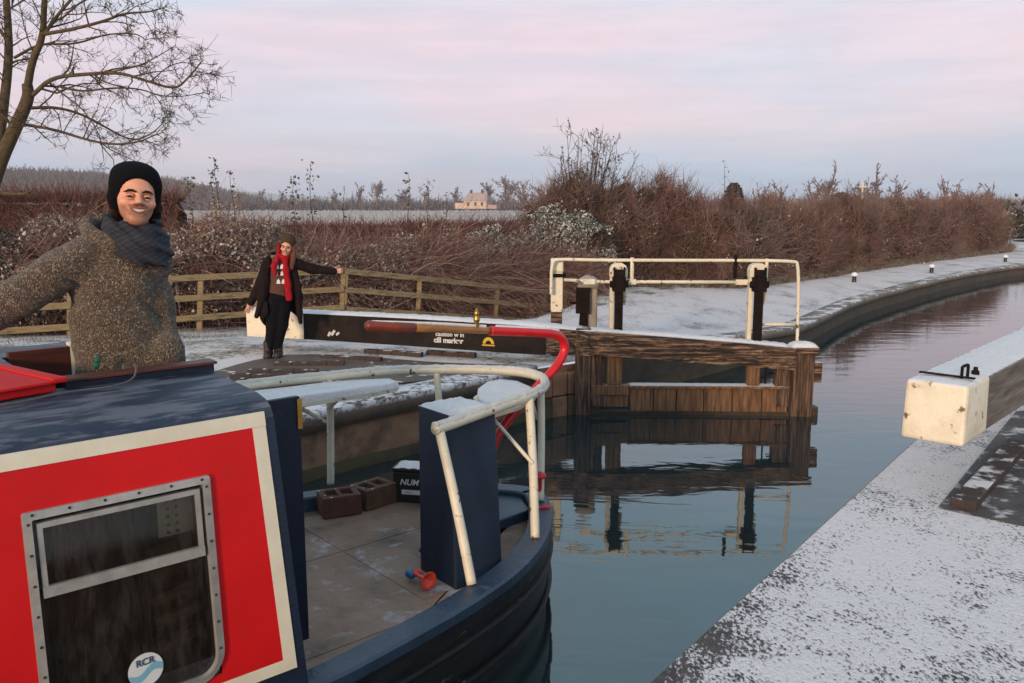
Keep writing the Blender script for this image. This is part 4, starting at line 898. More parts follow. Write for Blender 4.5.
M['skin'] = skinmat('warm_skin', (.74, .38, .25), True); M['skinw'] = skinmat('pale_skin', (.66, .36, .26))
M['lip'] = mat('lips', (.34, .12, .085), rough=.45, bump=0); M['teeth'] = mat('teeth', (.75, .70, .62), rough=.3, bump=0)
M['eye'] = mat('eye_white', (.20, .15, .13), rough=.2, bump=0); M['iris'] = mat('dark_iris', (.025, .016, .010), rough=.15, bump=0)
M['hair'] = mat('dark_brown_hair', (.018, .010, .007), (.03, .017, .011), 60, .86, .6, 150); M['stubble'] = mat('reddish_stubble', (.15, .06, .032), (.26, .115, .065), 110, .85, .9, 260, bdist=.004)
M['redhair'] = mat('auburn_hair', (.20, .055, .025), (.10, .028, .014), 50, .6, .7, 120)
M['beanie'] = mat('black_knit', (.003, .003, .004), (.007, .007, .009), 90, .95, .8, 120, stretch=(1, 1, .5))
def knitmat():
    m = bpy.data.materials.new('flecked_brown_knit'); m.use_nodes = True; nt = m.node_tree; N = nt.nodes; L = nt.links; p = N['Principled BSDF']; p.inputs['Roughness'].default_value = .95; p.inputs['Sheen Weight'].default_value = .15
    tc = N.new('ShaderNodeTexCoord'); v = N.new('ShaderNodeTexVoronoi'); v.inputs['Scale'].default_value = 150; L.new(tc.outputs['Object'], v.inputs['Vector'])
    s = N.new('ShaderNodeSeparateColor'); L.new(v.outputs['Color'], s.inputs[0]); cr = N.new('ShaderNodeValToRGB'); L.new(s.outputs[0], cr.inputs[0])
    e = cr.color_ramp.elements; e[0].position = 0; e[0].color = (.045, .030, .020, 1); e[1].position = 1; e[1].color = (.34, .27, .20, 1)
    for pos, c in ((.35, (.085, .058, .038)), (.68, (.12, .085, .057)), (.88, (.19, .145, .10))): q = e.new(pos); q.color = (*c, 1)
    L.new(cr.outputs[0], p.inputs[0]); b = N.new('ShaderNodeBump'); b.inputs['Strength'].default_value = .9; b.inputs['Distance'].default_value = .012; b.invert = True; L.new(v.outputs['Distance'], b.inputs['Height']); L.new(b.outputs[0], p.inputs['Normal']); return m
M['knit'] = knitmat()
def stripemat():
    m = bpy.data.materials.new('navy_striped_scarf'); m.use_nodes = True; nt = m.node_tree; N = nt.nodes; L = nt.links; p = N['Principled BSDF']; p.inputs['Roughness'].default_value = .9
    tc = N.new('ShaderNodeTexCoord'); mp = N.new('ShaderNodeMapping'); mp.inputs['Rotation'].default_value = (0, R(28), 0); L.new(tc.outputs['Object'], mp.inputs[0])
    wv = N.new('ShaderNodeTexWave'); wv.bands_direction = 'Z'; wv.inputs['Scale'].default_value = 14; wv.inputs['Distortion'].default_value = 6; wv.inputs['Detail'].default_value = 2; wv.inputs['Detail Scale'].default_value = .6; L.new(mp.outputs[0], wv.inputs['Vector'])
    r = N.new('ShaderNodeMapRange'); r.inputs[1].default_value = .72; r.inputs[2].default_value = .9; L.new(wv.outputs['Fac'], r.inputs[0])
    x = N.new('ShaderNodeMixRGB'); L.new(r.outputs[0], x.inputs[0]); x.inputs[1].default_value = (.016, .018, .026, 1); x.inputs[2].default_value = (.030, .033, .042, 1); L.new(x.outputs[0], p.inputs[0])
    n = N.new('ShaderNodeTexNoise'); n.inputs['Scale'].default_value = 120; L.new(tc.outputs['Object'], n.inputs['Vector']); b = N.new('ShaderNodeBump'); b.inputs['Strength'].default_value = .5; b.inputs['Distance'].default_value = .004; L.new(n.outputs[0], b.inputs['Height']); L.new(b.outputs[0], p.inputs['Normal']); return m
M['scarf'] = stripemat(); M['denim'] = mat('dark_jeans', (.015, .018, .028), (.01, .012, .02), 40, .85, .3, 90)
M['coat'] = mat('dark_brown_coat', (.018, .010, .010), (.010, .006, .006), 20, .9, .5, 60); M['wtrouser'] = mat('black_trousers', (.003, .003, .005), (.006, .006, .009), 20, .85, .3, 60)
M['wjumper'] = mat('brown_jumper', (.13, .06, .045), (.09, .04, .03), 60, .95, .5, 100); M['redscarf'] = mat('red_scarf', (.50, .012, .02), (.25, .008, .012), 45, .9, .8, 80)
M['boot'] = mat('dark_leather_boot', (.035, .020, .016), (.02, .012, .01), 30, .5, .4, 60); M['fur'] = mat('grey_fur', (.20, .15, .12), (.34, .29, .26), 60, 1, 1, 120); M['wglove'] = mat('pale_hand', (.42, .26, .20), rough=.6, bump=0)
def head_sdf(P):
    """head centred between the ears, face towards -Y"""
    A = np.abs(P[..., 0]); Q = np.stack([A, P[..., 1], P[..., 2]], -1)
    d = ell(P, (0, .012, .040), (.077, .095, .086))
    d = smin(d, ell(P, (0, -.022, -.042), (.058, .066, .066)), .035)
    d = smin(d, ell(P, (0, -.060, -.092), (.030, .026, .022)), .03)
    d = smin(d, ell(Q, (.038, -.066, -.022), (.024, .021, .021)), .02)
    d = smin(d, cap(Q, (.0, -.083, .026), (.036, -.072, .026), .012, .010), .014)
    d = smax(d, -ell(Q, (.031, -.098, .004), (.020, .016, .012)), .012)
    d = smin(d, cap(P, (0, -.082, .016), (0, -.108, -.020), .007, .0125), .010)
    d = smin(d, ell(Q, (.013, -.096, -.026), (.0085, .011, .008)), .007)
    d = smin(d, ell(P, (0, -.082, -.050), (.033, .012, .022)), .012)
    lipz = P[..., 2]+.050-12*P[..., 0]**2
    mouth = ell(np.stack([P[..., 0], P[..., 1], lipz], -1), (0, -.098, -.004), (.031, .018, .0072)); d = smax(d, -mouth, .004)
    return d
def face_parts(parent, mtx, h=.004, man=True, scale=1.0):
    T = lambda V: np.array([tuple(mtx @ Vector(v)) for v in V])
    for s in (-1, 1):
        e_ = MB(); e_.lathe([(.0115*math.sin(math.pi*k/8)+1e-4, -.0115*math.cos(math.pi*k/8)) for k in range(9)], (0, 0, 0), 14)
        o = MB().add([mtx @ (Vector(v)+Vector((s*.031, -.0775, .003))) for v in e_.v], e_.f).build('eye', M['eye'], parent, smooth=True)
        q = MB(); q.lathe([(.0080, 0), (.0070, .002), (.001, .003)], (0, 0, 0), 12, Matrix.Rotation(R(90), 4, 'X'))
        MB().add([mtx @ (Vector(v)+Vector((s*.031, -.0875, .002))) for v in q.v], q.f).build('iris', M['iris'], o)
        br = MB().tube([mtx @ Vector(v) for v in ((s*.011, -.098, .021), (s*.022, -.100, .027), (s*.036, -.094, .0265), (s*.050, -.079, .018))], [.0034, .0062, .0056, .0025], 8)
        br.build('eyebrow', M['hair'] if man else M['redhair'], parent, smooth=True)
        lid = MB().tube([mtx @ Vector(v) for v in ((s*.016, -.0865, .000), (s*.024, -.0925, .0088), (s*.033, -.093, .0098), (s*.045, -.084, .001))], [.002, .0048, .0048, .002], 8); lid.build('eyelid', M['skin'] if man else M['skinw'], parent, smooth=True)
        if man: MB().tube([mtx @ Vector(v) for v in ((s*.018, -.0865, -.003), (s*.026, -.0905, -.0068), (s*.035, -.089, -.0070), (s*.044, -.082, -.001))], [.002, .0044, .0044, .002], 8).build('lower_eyelid', M['skin'], parent, smooth=True)
    tv = []; n = 12
    for j in range(3):
        for i in range(n+1):
            x = -.027+.054*i/n; tv.append(mtx @ Vector((x, -.089+6*x*x, -.0485+12*x*x-(.0066*(j-1.0))*(1-(x/.030)**2)-.003)))
    MB().add(tv, [(j*(n+1)+i, j*(n+1)+i+1, (j+1)*(n+1)+i+1, (j+1)*(n+1)+i) for j in range(2) for i in range(n)]).build('teeth', M['teeth'], parent, smooth=True)
    MB().tube([mtx @ Vector((x, -.0965+7.5*x*x, -.0435+12*x*x)) for x in np.linspace(-.033, .033, 11)], [.0012]+[.003]*9+[.0012], 8).build('upper_lip', M['lip'], parent, smooth=True)
    MB().tube([mtx @ Vector((x, -.0955+7*x*x, -.0615+19*x*x)) for x in np.linspace(-.030, .030, 11)], [.0015]+[.0042]*9+[.0015], 8).build('lower_lip', M['lip'], parent, smooth=True)
def headmesh(h, mtx):
    V, F = snet(head_sdf, (-.10, -.13, -.13), (.10, .125, .14), h); return np.array([tuple(mtx @ Vector(v)) for v in V]), F
def fingers(P, wrist, dirv, side, up, s=1.0):
    """palm with five separate, slightly curled fingers"""
    w_, d_, sd, u = [np.array(a, float) for a in (wrist, dirv, side, up)]; d_ = d_/np.linalg.norm(d_); sd = sd-d_*(sd@d_); sd /= np.linalg.norm(sd); u = np.cross(d_, sd) if (np.cross(d_, sd)@u) > 0 else -np.cross(d_, sd)
    pc = w_+d_*.05*s; q = np.stack([(P-pc)@d_, (P-pc)@sd, (P-pc)@u], -1); d = ell(q, (0, 0, 0), (.052*s, .040*s, .017*s))
    for k, ln in ((-1.5, .068), (-.5, .080), (.5, .076), (1.5, .058)):
        a = pc+d_*.038*s+sd*k*.0185*s; b_ = a+d_*ln*.5*s+sd*k*.003*s; c_ = b_+d_*ln*.45*s*.8-u*ln*.3*s; d = smin(d, chain(P, [a, b_, c_], [.0095*s, .0085*s, .007*s], .006), .006)
    a = pc-d_*.02*s-sd*.03*s; b_ = a+d_*.03*s-sd*.025*s; c_ = b_+d_*.03*s-sd*.006*s-u*.01*s
    return smin(d, chain(P, [a, b_, c_], [.013*s, .011*s, .009*s], .006), .008)
# ---- man in the hatchway.  local frame: X to the photo's right, Y away from the camera, Z height above water
man_xy = Vector((-1.97, 4.30)); mrz = math.atan2(1.97, 4.30)
HM = Matrix.Translation((.085, -.03, 2.785)) @ Matrix.Rotation(R(6), 4, 'Y') @ Matrix.Rotation(R(6), 4, 'Z') @ Matrix.Rotation(R(-2), 4, 'X') @ Matrix.Diagonal((1.34, 1.18, 1.19, 1))
Vh, Fh = headmesh(.004, HM)
MSH_L, MEL_L, MHA_L = (-.20, .0, 2.50), (-.50, -.05, 2.29), (-.78, -.12, 2.10)
MSH_R, MEL_R, MHA_R = (.11, .03, 2.45), (.155, .065, 2.17), (.16, -.05, 1.98)
def man_body(P):
    d = cap(P, (.06, .0, 2.48), (.085, -.0, 2.72), .062, .058)
    d = smin(d, ell(P, (-.04, .02, 2.33), (.14, .09, .22)), .05); d = smin(d, ell(P, (-.02, .02, 2.02), (.14, .09, .16)), .06)
    d = smin(d, chain(P, [MSH_L, MEL_L, MHA_L], [.06, .045, .028]), .04); d = smin(d, chain(P, [MSH_R, MEL_R, MHA_R], [.06, .045, .028]), .04)
    for s in (-1, 1): d = smin(d, chain(P, [(s*.09, .02, 1.95), (s*.11, .0, 1.52), (s*.11, .05, 1.15)], [.085, .058, .042]), .04); d = smin(d, cap(P, (s*.11, .05, 1.13), (s*.12, -.10, 1.115), .04, .03), .02)
    return d
Vb, Fb = snet(man_body, (-.85, -.2, 1.04), (.35, .2, 2.8), .016)
def lhand(P): return fingers(P, MHA_L, (-.8, -.25, -.5), (.2, -1, 0), (-.3, 0, 1))
Vl, Fl = snet(lhand, (-1.02, -.3, 1.9), (-.72, .0, 2.2), .005)
def rhand(P): return fingers(P, MHA_R, (-.5, -.2, -.8), (0, -1, 0), (1, 0, 0))
Vr, Fr = snet(rhand, (-.02, -.2, 1.78), (.24, .04, 2.04), .006)
V, F = join([(Vb, Fb), (Vh, Fh), (Vl, Fl), (Vr, Fr)]); V = V-np.array([0, 0, 1.08])
man = npmesh('person', V, F, M['skin'], smooth=True, loc=(man_xy.x, man_xy.y, 1.08)); man.rotation_euler = (0, 0, mrz)
IH_ = np.array(HM.inverted()); Qh = (V+np.array([0, 0, 1.08]))@IH_[:3, :3].T+IH_[:3, 3]; ax_ = np.abs(Qh[:, 0])
low_ = sstep(.0, .026, (-.018+.12*ax_)-Qh[:, 2]-.014)*.75; mus_ = sstep(1.25, .75, np.sqrt((ax_/.038)**2+((Qh[:, 2]+.033+5*ax_**2)/.0115)**2))*1.0; chin_ = sstep(1.2, .6, np.sqrt((ax_/.03)**2+((Qh[:, 2]+.088)/.020)**2))*.75
st_ = np.maximum(np.maximum(low_, mus_), chin_)*sstep(.03, -.01, Qh[:, 1])*(np.abs(Qh[:, 2]) < .2)*(ax_ < .12)
man.data.attributes.new('stubble', 'FLOAT', 'POINT').data.foreach_set('value', st_.astype(np.float32))
tag(man, 'smiling person in black beanie and flecked grey-brown jumper standing in the boat hatchway', 'person')
def mpart(name, f, lo, hi, h, m, par=None, root=None, dz=1.08):
    V, F = snet(f, lo, hi, h); return npmesh(name, V-np.array([0, 0, dz]), F, m, par or man, smooth=True)
fe = Matrix.Translation((0, 0, -1.08)) @ HM; face_parts(man, fe)
IHM = np.array(HM.inverted())
def tohead(P, I=IHM): return P@I[:3, :3].T+I[:3, 3]
def beanie(P):
    Q = tohead(P); d = ell(Q, (0, .022, .055), (.092, .112, .095)); d = smin(d, ell(Q, (0, .055, .105), (.078, .070, .045)), .03)
    d = smin(d, ell(Q, (0, .05, -.01), (.093, .075, .06)), .03)
    ca = ell(Q, (0, -.090, -.008), (.074, .078, .088)); d = smax(d, -ca, .012); d = np.maximum(d, -(Q[..., 2]+.058))
    return d+.0012*np.sin(np.arctan2(Q[..., 0], Q[..., 1])*46)*np.clip((.16-Q[..., 2])*12, 0, 1)
mpart('beanie', beanie, (-.14, -.2, 2.62), (.32, .22, 3.06), .005, M['beanie'])
def mhair(P):
    Q = tohead(P); d = cap(Q, (.078, .02, -.035), (.070, .045, -.085), .020, .018); d = smin(d, cap(Q, (-.07, .05, -.04), (-.06, .06, -.09), .016, .012), .01); return d+.003*np.sin(Q[..., 2]*160+Q[..., 1]*90)
mpart('hair', mhair, (-.1, -.1, 2.58), (.25, .16, 2.86), .005, M['hair'])
def jumper(P):
        # flatten front to back
    Q = P.copy(); Q[..., 1] = (P[..., 1]-.02)*1.45
    d = smin(ell(P, (-.02, .03, 2.40), (.200, .14, .20)), chain(Q, [(-.050, .02, 2.34), (-.046, .02, 2.12), (-.005, 0, 1.86)], [.197, .210, .238], .05), .06)
    d = smin(d, cap(P, (-.17, .03, 2.50), (.02, .04, 2.58), .085, .075), .06); d = smin(d, cap(P, (.02, .04, 2.57), (.16, .03, 2.45), .08, .085), .05)
    d = smin(d, chain(P, [(-.17, .0, 2.50), (-.32, -.03, 2.40), MEL_L, (-.80, -.12, 2.085)], [.104, .096, .086, .066], .05), .025)
    d = smin(d, chain(P, [(.12, .03, 2.45), (.148, .06, 2.28), (.160, .07, 2.15), (.185, -.03, 1.99)], [.088, .072, .074, .082], .05), .022)
    d = smin(d, ell(P, (.18, -.07, 2.0), (.085, .07, .10)), .03)
    # folds
    d = d+.007*np.sin(P[..., 0]*22+P[..., 2]*30+2*np.sin(P[..., 2]*9))*np.clip((P[..., 2]-1.8)*2, 0, 1)*.8+wob(P, 17, .010)
    for (cx_, cz_, dx_, dz_, ln_, am_) in ((-.20, 2.36, .75, -.66, .13, .020), (-.15, 2.30, .9, -.4, .12, .016), (-.23, 2.28, .5, -.85, .10, .014), (-.05, 2.02, .9, .42, .16, .012), (.03, 1.95, .95, -.3, .16, .012), (-.12, 1.93, .8, .6, .10, .012), (.12, 2.22, .5, -.85, .12, .014), (-.10, 2.45, .85, -.5, .12, .012)):
        ux, uz = P[..., 0]-cx_, P[..., 2]-cz_; al_ = ux*dx_+uz*dz_; pe_ = -ux*dz_+uz*dx_; d = d+am_*np.exp(-(pe_/.016)**2)*np.exp(-(al_/ln_)**2)*(P[..., 1] < .03)
    for k in range(4):  # sleeve creases near the elbow
        c = np.array([-.46-.045*k, -.14, 2.33-.03*k]); d = d+.010*np.exp(-(((P-c)@np.array([.82, 0, .55]))/.012)**2)*np.exp(-((np.linalg.norm(P-c, axis=-1))/.10)**2)
    # side pocket slit and centre zip groove
    d = d+.010*np.exp(-((P[..., 0]+.105-.10*(P[..., 2]-2.0))/.010)**2)*np.clip((2.12-P[..., 2])*9, 0, 1)*np.clip((P[..., 2]-1.88)*20, 0, 1)*(P[..., 1] < 0)
    d = d+.005*np.exp(-((P[..., 0]-.075)/.006)**2)*(P[..., 1] < 0)*np.clip((P[..., 2]-2.1)*10, 0, 1)
    d = smax(d, -ell(P, (.045, .0, 2.66), (.088, .10, .13)), .015)
    return smax(d, 1.80-P[..., 2], .02)
mpart('jumper', jumper, (-.92, -.28, 1.76), (.36, .24, 2.68), .0095, M['knit'])
def hood(P):
    Q = P-np.array([.0, .045, 2.59]); a = np.arctan2(Q[..., 0], -Q[..., 1]); r = np.hypot(Q[..., 0]/1.25, Q[..., 1]); zc = .055-.085*np.clip(np.cos(a), 0, 1)-.03*np.clip(np.sin(a), 0, 1)
    d = np.hypot(r-(.118), (Q[..., 2]-zc)*.62)-.030; return d+wob(P, 35, .004)
mpart('hood', hood, (-.24, -.16, 2.38), (.25, .24, 2.76), .0085, M['knit'])
def scarf(P):
    d = None
    for (cx, cy, cz, rx, ry, tilt, tx, th) in ((.065, .015, 2.64, .105, .105, -.30, .10, .040), (.085, .0, 2.595, .110, .116, -.36, .22, .036), (.095, -.01, 2.560, .112, .122, -.46, .32, .036)):
        Q = P-np.array([cx, cy, cz]); zz = Q[..., 2]-tilt*(-Q[..., 1])+tx*Q[..., 0]*.8; k = np.hypot(Q[..., 0]/rx, Q[..., 1]/ry); t = np.hypot((k-1)*(rx+ry)/2, zz*.75)-th; d = t if d is None else smin(d, t, .012)
    d = smin(d, ell(P, (.095, -.125, 2.545), (.072, .038, .062)), .03); d = d+.007*np.sin((P[..., 2]*.9+P[..., 0]*.75)*95+2*np.sin(P[..., 0]*14))
    return d+.004*np.sin((P[..., 2]+.5*P[..., 0])*150)+wob(P, 30, .005)
mpart('scarf', scarf, (-.13, -.26, 2.36), (.33, .24, 2.80), .006, M['scarf'])
def trous(P):
    d = ell(P, (0, .02, 1.88), (.165, .12, .13))
    for s in (-1, 1): d = smin(d, chain(P, [(s*.09, .02, 1.88), (s*.11, .0, 1.52), (s*.11, .04, 1.18)], [.105, .085, .070]), .03)
    return d
mpart('trousers', trous, (-.25, -.2, 1.1), (.25, .25, 2.0), .016, M['denim'])
M['green'] = mat('green_tassel', (.005, .12, .07), (.004, .08, .05), 60, .7, .3)
MB().lathe([(.004, 0), (.014, .008), (.016, .02), (.008, .032), (.015, .04), (.015, .055), (.004, .065)], (-.150, -.20, 1.965-1.08), 10, Matrix.Rotation(R(14), 4, 'Y')).build('green_tag', M['green'], man)
# ---- person leaning beside the beam
wp_ = Vector((-3.27, 11.5)); wz = .69
HW = Matrix.Translation((.235, -.07, 1.51)) @ Matrix.Rotation(R(13), 4, 'Y') @ Matrix.Rotation(R(-14), 4, 'Z') @ Matrix.Rotation(R(12), 4, 'X') @ Matrix.Scale(1.08, 4)
IHW = np.array(HW.inverted()); Vh, Fh = headmesh(.0055, HW)
def wbody(P):
    d = cap(P, (.16, 0, 1.32), (.18, -.02, 1.45), .05, .048); d = smin(d, ell(P, (.14, .0, 1.18), (.14, .085, .17)), .04); d = smin(d, ell(P, (.11, .0, .86), (.14, .10, .14)), .05)
    d = smin(d, chain(P, [(.0, 0, 1.29), (-.13, -.02, 1.02), (-.27, -.04, .76)], [.05, .038, .024]), .03); d = smin(d, chain(P, [(.28, .0, 1.29), (.55, .02, 1.19), (.82, -.02, 1.16)], [.05, .038, .024]), .03)
    for hx, kx, ax in ((.03, .00, -.06), (.18, .13, .06)): d = smin(d, chain(P, [(hx, 0, .82), (kx, -.02, .45), (ax, .02, .10)], [.08, .055, .038]), .03); d = smin(d, cap(P, (ax, .03, .06), (ax-.01, -.12, .045), .035, .028), .02)
    return d
Vb, Fb = snet(wbody, (-.36, -.2, -.01), (.9, .15, 1.5), .016)
V1, F1 = snet(lambda P: fingers(P, (.82, -.02, 1.16), (1, -.1, .12), (0, -.3, -1), (0, -1, 0), .95), (.8, -.14, 1.06), (1.04, .1, 1.3), .006)
V2, F2 = snet(lambda P: fingers(P, (-.27, -.04, .76), (-.45, -.1, -1), (-1, -.3, 0), (0, -1, 0), .95), (-.48, -.16, .52), (-.18, .08, .80), .006)
V, F = join([(Vb, Fb), (Vh, Fh), (V1, F1), (V2, F2)])
wo = npmesh('person', V, F, M['skinw'], smooth=True, loc=(wp_.x, wp_.y, wz)); wo.rotation_euler = (0, 0, math.atan2(3.27, 11.5))
tag(wo, 'laughing person with red scarf and open dark coat leaning back against the balance beam', 'person')
def wpart(name, f, lo, hi, h, m): return mpart(name, f, lo, hi, h, m, wo, dz=0)
face_parts(wo, HW, man=False)
def what(P):
    Q = tohead(P, IHW); d = ell(Q, (0, .02, .065), (.094, .108, .095)); d = smax(d, -ell(Q, (0, -.085, -.03), (.083, .08, .10)), .01); return np.maximum(d, -(Q[..., 2]+.01-.2*Q[..., 1]))
wpart('knitted_hat', what, (.02, -.22, 1.40), (.46, .2, 1.78), .007, M['woman_hat'])
def whair(P):
    Q = tohead(P, IHW); d = chain(Q, [(-.075, .0, .04), (-.085, -.01, -.07), (-.10, -.05, -.20)], [.022, .030, .022], .02); d = smin(d, chain(Q, [(.075, .0, .04), (.088, -.01, -.08), (.105, -.06, -.24)], [.022, .034, .028], .02), .01)
    d = smin(d, ell(Q, (0, .07, -.05), (.085, .05, .14)), .02); return d+.004*np.sin(Q[..., 0]*180+Q[..., 2]*40)
wpart('hair', whair, (-.02, -.24, 1.14), (.48, .2, 1.66), .007, M['redhair'])
def wjump(P): return smax(chain(P*np.array([1, 1.35, 1]), [(.15, 0, 1.26), (.13, 0, 1.0), (.12, 0, .84)], [.155, .160, .165], .05)+wob(P, 25, .005), .80-P[..., 2], .01)
wpart('jumper', wjump, (-.10, -.2, .76), (.36, .2, 1.46), .012, M['wjumper'])
def wcoat(P):
    Q = P*np.array([1, 1.25, 1]); d = chain(Q, [(.15, .01, 1.27), (.135, .02, 1.0), (.10, .03, .62)], [.20, .215, .27], .05)
    inn = chain(Q, [(.155, -.02, 1.30), (.135, -.04, 1.0), (.12, -.05, .5)], [.175, .185, .235], .05); d = smax(d, -inn, .01)
    open_ = np.abs(P[..., 0]-(.135+.02*(P[..., 2]-1.0)))-(.105+.09*(1.25-P[..., 2])*.5); fr = np.where(P[..., 1] < .0, -open_, -1.0); d = smax(d, fr, .01)
    d = smax(d, (.50+.25*np.abs(P[..., 1]-.0)+.10*np.sin(P[..., 0]*9))-P[..., 2]-.0, .01)
    d = smin(d, chain(P, [(-.02, 0, 1.30), (-.13, -.02, 1.03), (-.265, -.04, .775)], [.078, .066, .054], .03), .03); d = smin(d, chain(P, [(.29, 0, 1.30), (.55, .02, 1.20), (.84, -.02, 1.162)], [.080, .068, .052], .03), .03)
    d = smin(d, chain(P, [(-.06, -.06, 1.15), (-.12, -.08, .85), (-.20, -.06, .58)], [.05, .055, .03], .03), .03); d = smin(d, chain(P, [(.32, -.06, 1.15), (.36, -.08, .85), (.37, -.07, .48)], [.05, .055, .03], .03), .03)
    return d+wob(P, 22, .007)
wpart('coat', wcoat, (-.38, -.32, .38), (.92, .34, 1.50), .011, M['coat'])
def wfur(P):
    Q = P-np.array([.20, .04, 1.36]); k = np.hypot(Q[..., 0]/.17, Q[..., 1]/.12); return np.hypot((k-1)*.14, Q[..., 2]+.25*Q[..., 1]*0+.10*(Q[..., 1] < 0)*0)-.040+wob(P, 60, .012)+np.where(Q[..., 1] < -.06, .05, 0)
wpart('fur_collar', wfur, (-.06, -.16, 1.26), (.46, .24, 1.46), .009, M['fur'])
def wscarf(P):
    Q = P-np.array([.19, -.03, 1.37]); k = np.hypot(Q[..., 0]/.075, Q[..., 1]/.085); d = np.hypot((k-1)*.08, Q[..., 2]*.75)-.034
    d = smin(d, chain(P, [(.10, -.13, 1.36), (.05, -.17, 1.26), (.06, -.165, 1.16)], [.030, .035, .034], .02), .02)
    d = smin(d, chain(P*np.array([1, 1.6, 1]), [(.20, -.20, 1.36), (.20, -.26, 1.20), (.22, -.27, 1.0), (.23, -.27, .83)], [.034, .038, .042, .046], .02), .02)
    d = smin(d, ell(P, (.118, -.10, 1.47), (.024, .035, .085)), .02); return d+wob(P, 45, .006)
wpart('scarf', wscarf, (-.02, -.26, .74), (.32, .10, 1.62), .0085, M['redscarf'])
def wtr(P):
    d = ell(P, (.11, .0, .84), (.165, .125, .12))
    for hx, kx, ax in ((.04, .00, -.06), (.17, .12, .05)): d = smin(d, chain(P, [(hx, 0, .80), (kx, -.02, .45), (ax, .02, .13)], [.112, .086, .058]), .03)
    return d+wob(P, 26, .006)
wpart('trousers', wtr, (-.2, -.2, .04), (.34, .2, .98), .012, M['wtrouser'])
for ax in (-.07, .06):
    f = lambda P, ax=ax: smin(cap(P, (ax, .03, .06), (ax, .025, .19), .058, .066), smin(cap(P, (ax, .05, .05), (ax-.02, -.14, .045), .055, .048), cap(P, (ax, .06, .03), (ax-.02, -.13, .025), .05), .02), .03)
    wpart('boot', f, (ax-.12, -.24, -.03), (ax+.12, .16, .28), .01, M['boot'])
q = MB(); 
for r_, row in enumerate(((1.25, (.09, .155)), (1.16, (.075, .155)), (1.05, (.10, .165)))):
    for x_ in row[1]:
        z_ = row[0]; pp = [(x_-.026, -.150, z_-.03), (x_+.026, -.150, z_-.03), (x_+.020, -.152, z_+.012), (x_+.004, -.154, z_+.036), (x_-.018, -.152, z_+.014)]; q.add(pp+[(a, -.10, c) for a, b_, c in pp], [(0, 1, 2, 3, 4)]+[(i, 5+i, 5+(i+1) % 5, (i+1) % 5) for i in range(5)])
    q.build('white_motif', M['white'], wo); q = MB()
# ================================================================== vegetation
def stemset(name, P, D, L_, r, m, parent=None, **k):
    V, F = twig_arrays(P, D, L_, r, **k); return npmesh(name, V, F, m, parent)
# --- generic bare tree made by branching
def grow_tree(limbs, levels, rg, spread=.75, ratio=.62, kids=4, up=.25, thin=.0035, dens=.28):
    """limbs: list of (points, r0, r1). returns thick list, thin arrays"""
    thick = list(limbs); cur = list(limbs); thinP = []
    for lv in range(levels):
        nxt = []
        for pts, r0, r1 in cur:
            n = len(pts); Ltot = sum((pts[i+1]-pts[i]).length for i in range(n-1)); k_ = kids if lv else max(kids, int(Ltot/dens))
            for k in range(k_):
                t = rg.uniform(.25, 1.0) if lv else rg.uniform(.08, 1.0); f = t*(n-1); i = min(int(f), n-2); p = pts[i].lerp(pts[i+1], f-i); d = (pts[i+1]-pts[i]).normalized()
                rv = Vector((rg.gauss(0, 1), rg.gauss(0, 1), rg.gauss(0, 1))); rv = (rv-d*rv.dot(d)).normalized(); nd = (d*(1-spread*.5)+rv*spread+Vector((0, 0, up))).normalized()
                ln = Ltot*ratio*rg.uniform(.45, 1.0)*(1.0-.35*t) if lv else min(Ltot*.42, .95 if dens < .2 else 99)*rg.uniform(.4, 1.05)*(1.15-.6*t); ra = max((r0+(r1-r0)*t)*.55, thin); q = [p]; c = nd; m_ = 4
                for s in range(m_):
                    c = (c+Vector((rg.gauss(0, .22), rg.gauss(0, .22), rg.gauss(0, .18)+up*.12))).normalized(); q.append(q[-1]+c*ln/m_)
                nxt.append((q, ra, max(ra*.35, thin*.7)))
        thick += nxt; cur = nxt
    return thick, cur
def limbs_mesh(limbs, m, name, parent, seg=5, tips=0, tl=.3, tr=.0025, rg=random):
    mb = MB()
    for pts, r0, r1 in limbs:
        n = len(pts); mb.tube(pts, [r0+(r1-r0)*i/(n-1) for i in range(n)], 7 if r0 > .03 else (4 if r0 > .01 else 3), False)
    o = mb.build(name, m, parent, smooth=True); return o
def bare_tree(name, loc, height, label, cat, group=None, seed=1, kids=4, levels=3, m='dist', mt='dist', spread=.8, thin=.03, width=1.0):
    rg = random.Random(seed); r = empty(name, loc, 0, label, cat, group); h = height
    tr = [Vector((0, 0, -.2)), Vector((.01*h, 0, h*.2)), Vector((-.01*h, .01*h, h*.42)), Vector((.01*h, 0, h*.62))]
    MBt = MB().tube(tr, [h*.028, h*.022, h*.017, h*.010], 7).build('trunk', M[m], r, smooth=True); limbs = []
    for k in range(17):
        t = rg.uniform(.10, .62)*h; a = rg.uniform(0, 6.28); e = rg.uniform(.25, 1.2); ln = h*rg.uniform(.24, .40); d = Vector((math.cos(a)*math.cos(e)*width, math.sin(a)*math.cos(e)*width, math.sin(e))); p0 = Vector((0, 0, t))
        limbs.append(([p0, p0+d*ln*.5, p0+d*ln+Vector((0, 0, ln*.12))], h*.011, h*.004))
    allb, tips = grow_tree(limbs, levels-1, rg, spread, .6, kids, .2, thin)
    limbs_mesh(allb, M[mt], 'crown', r); return r
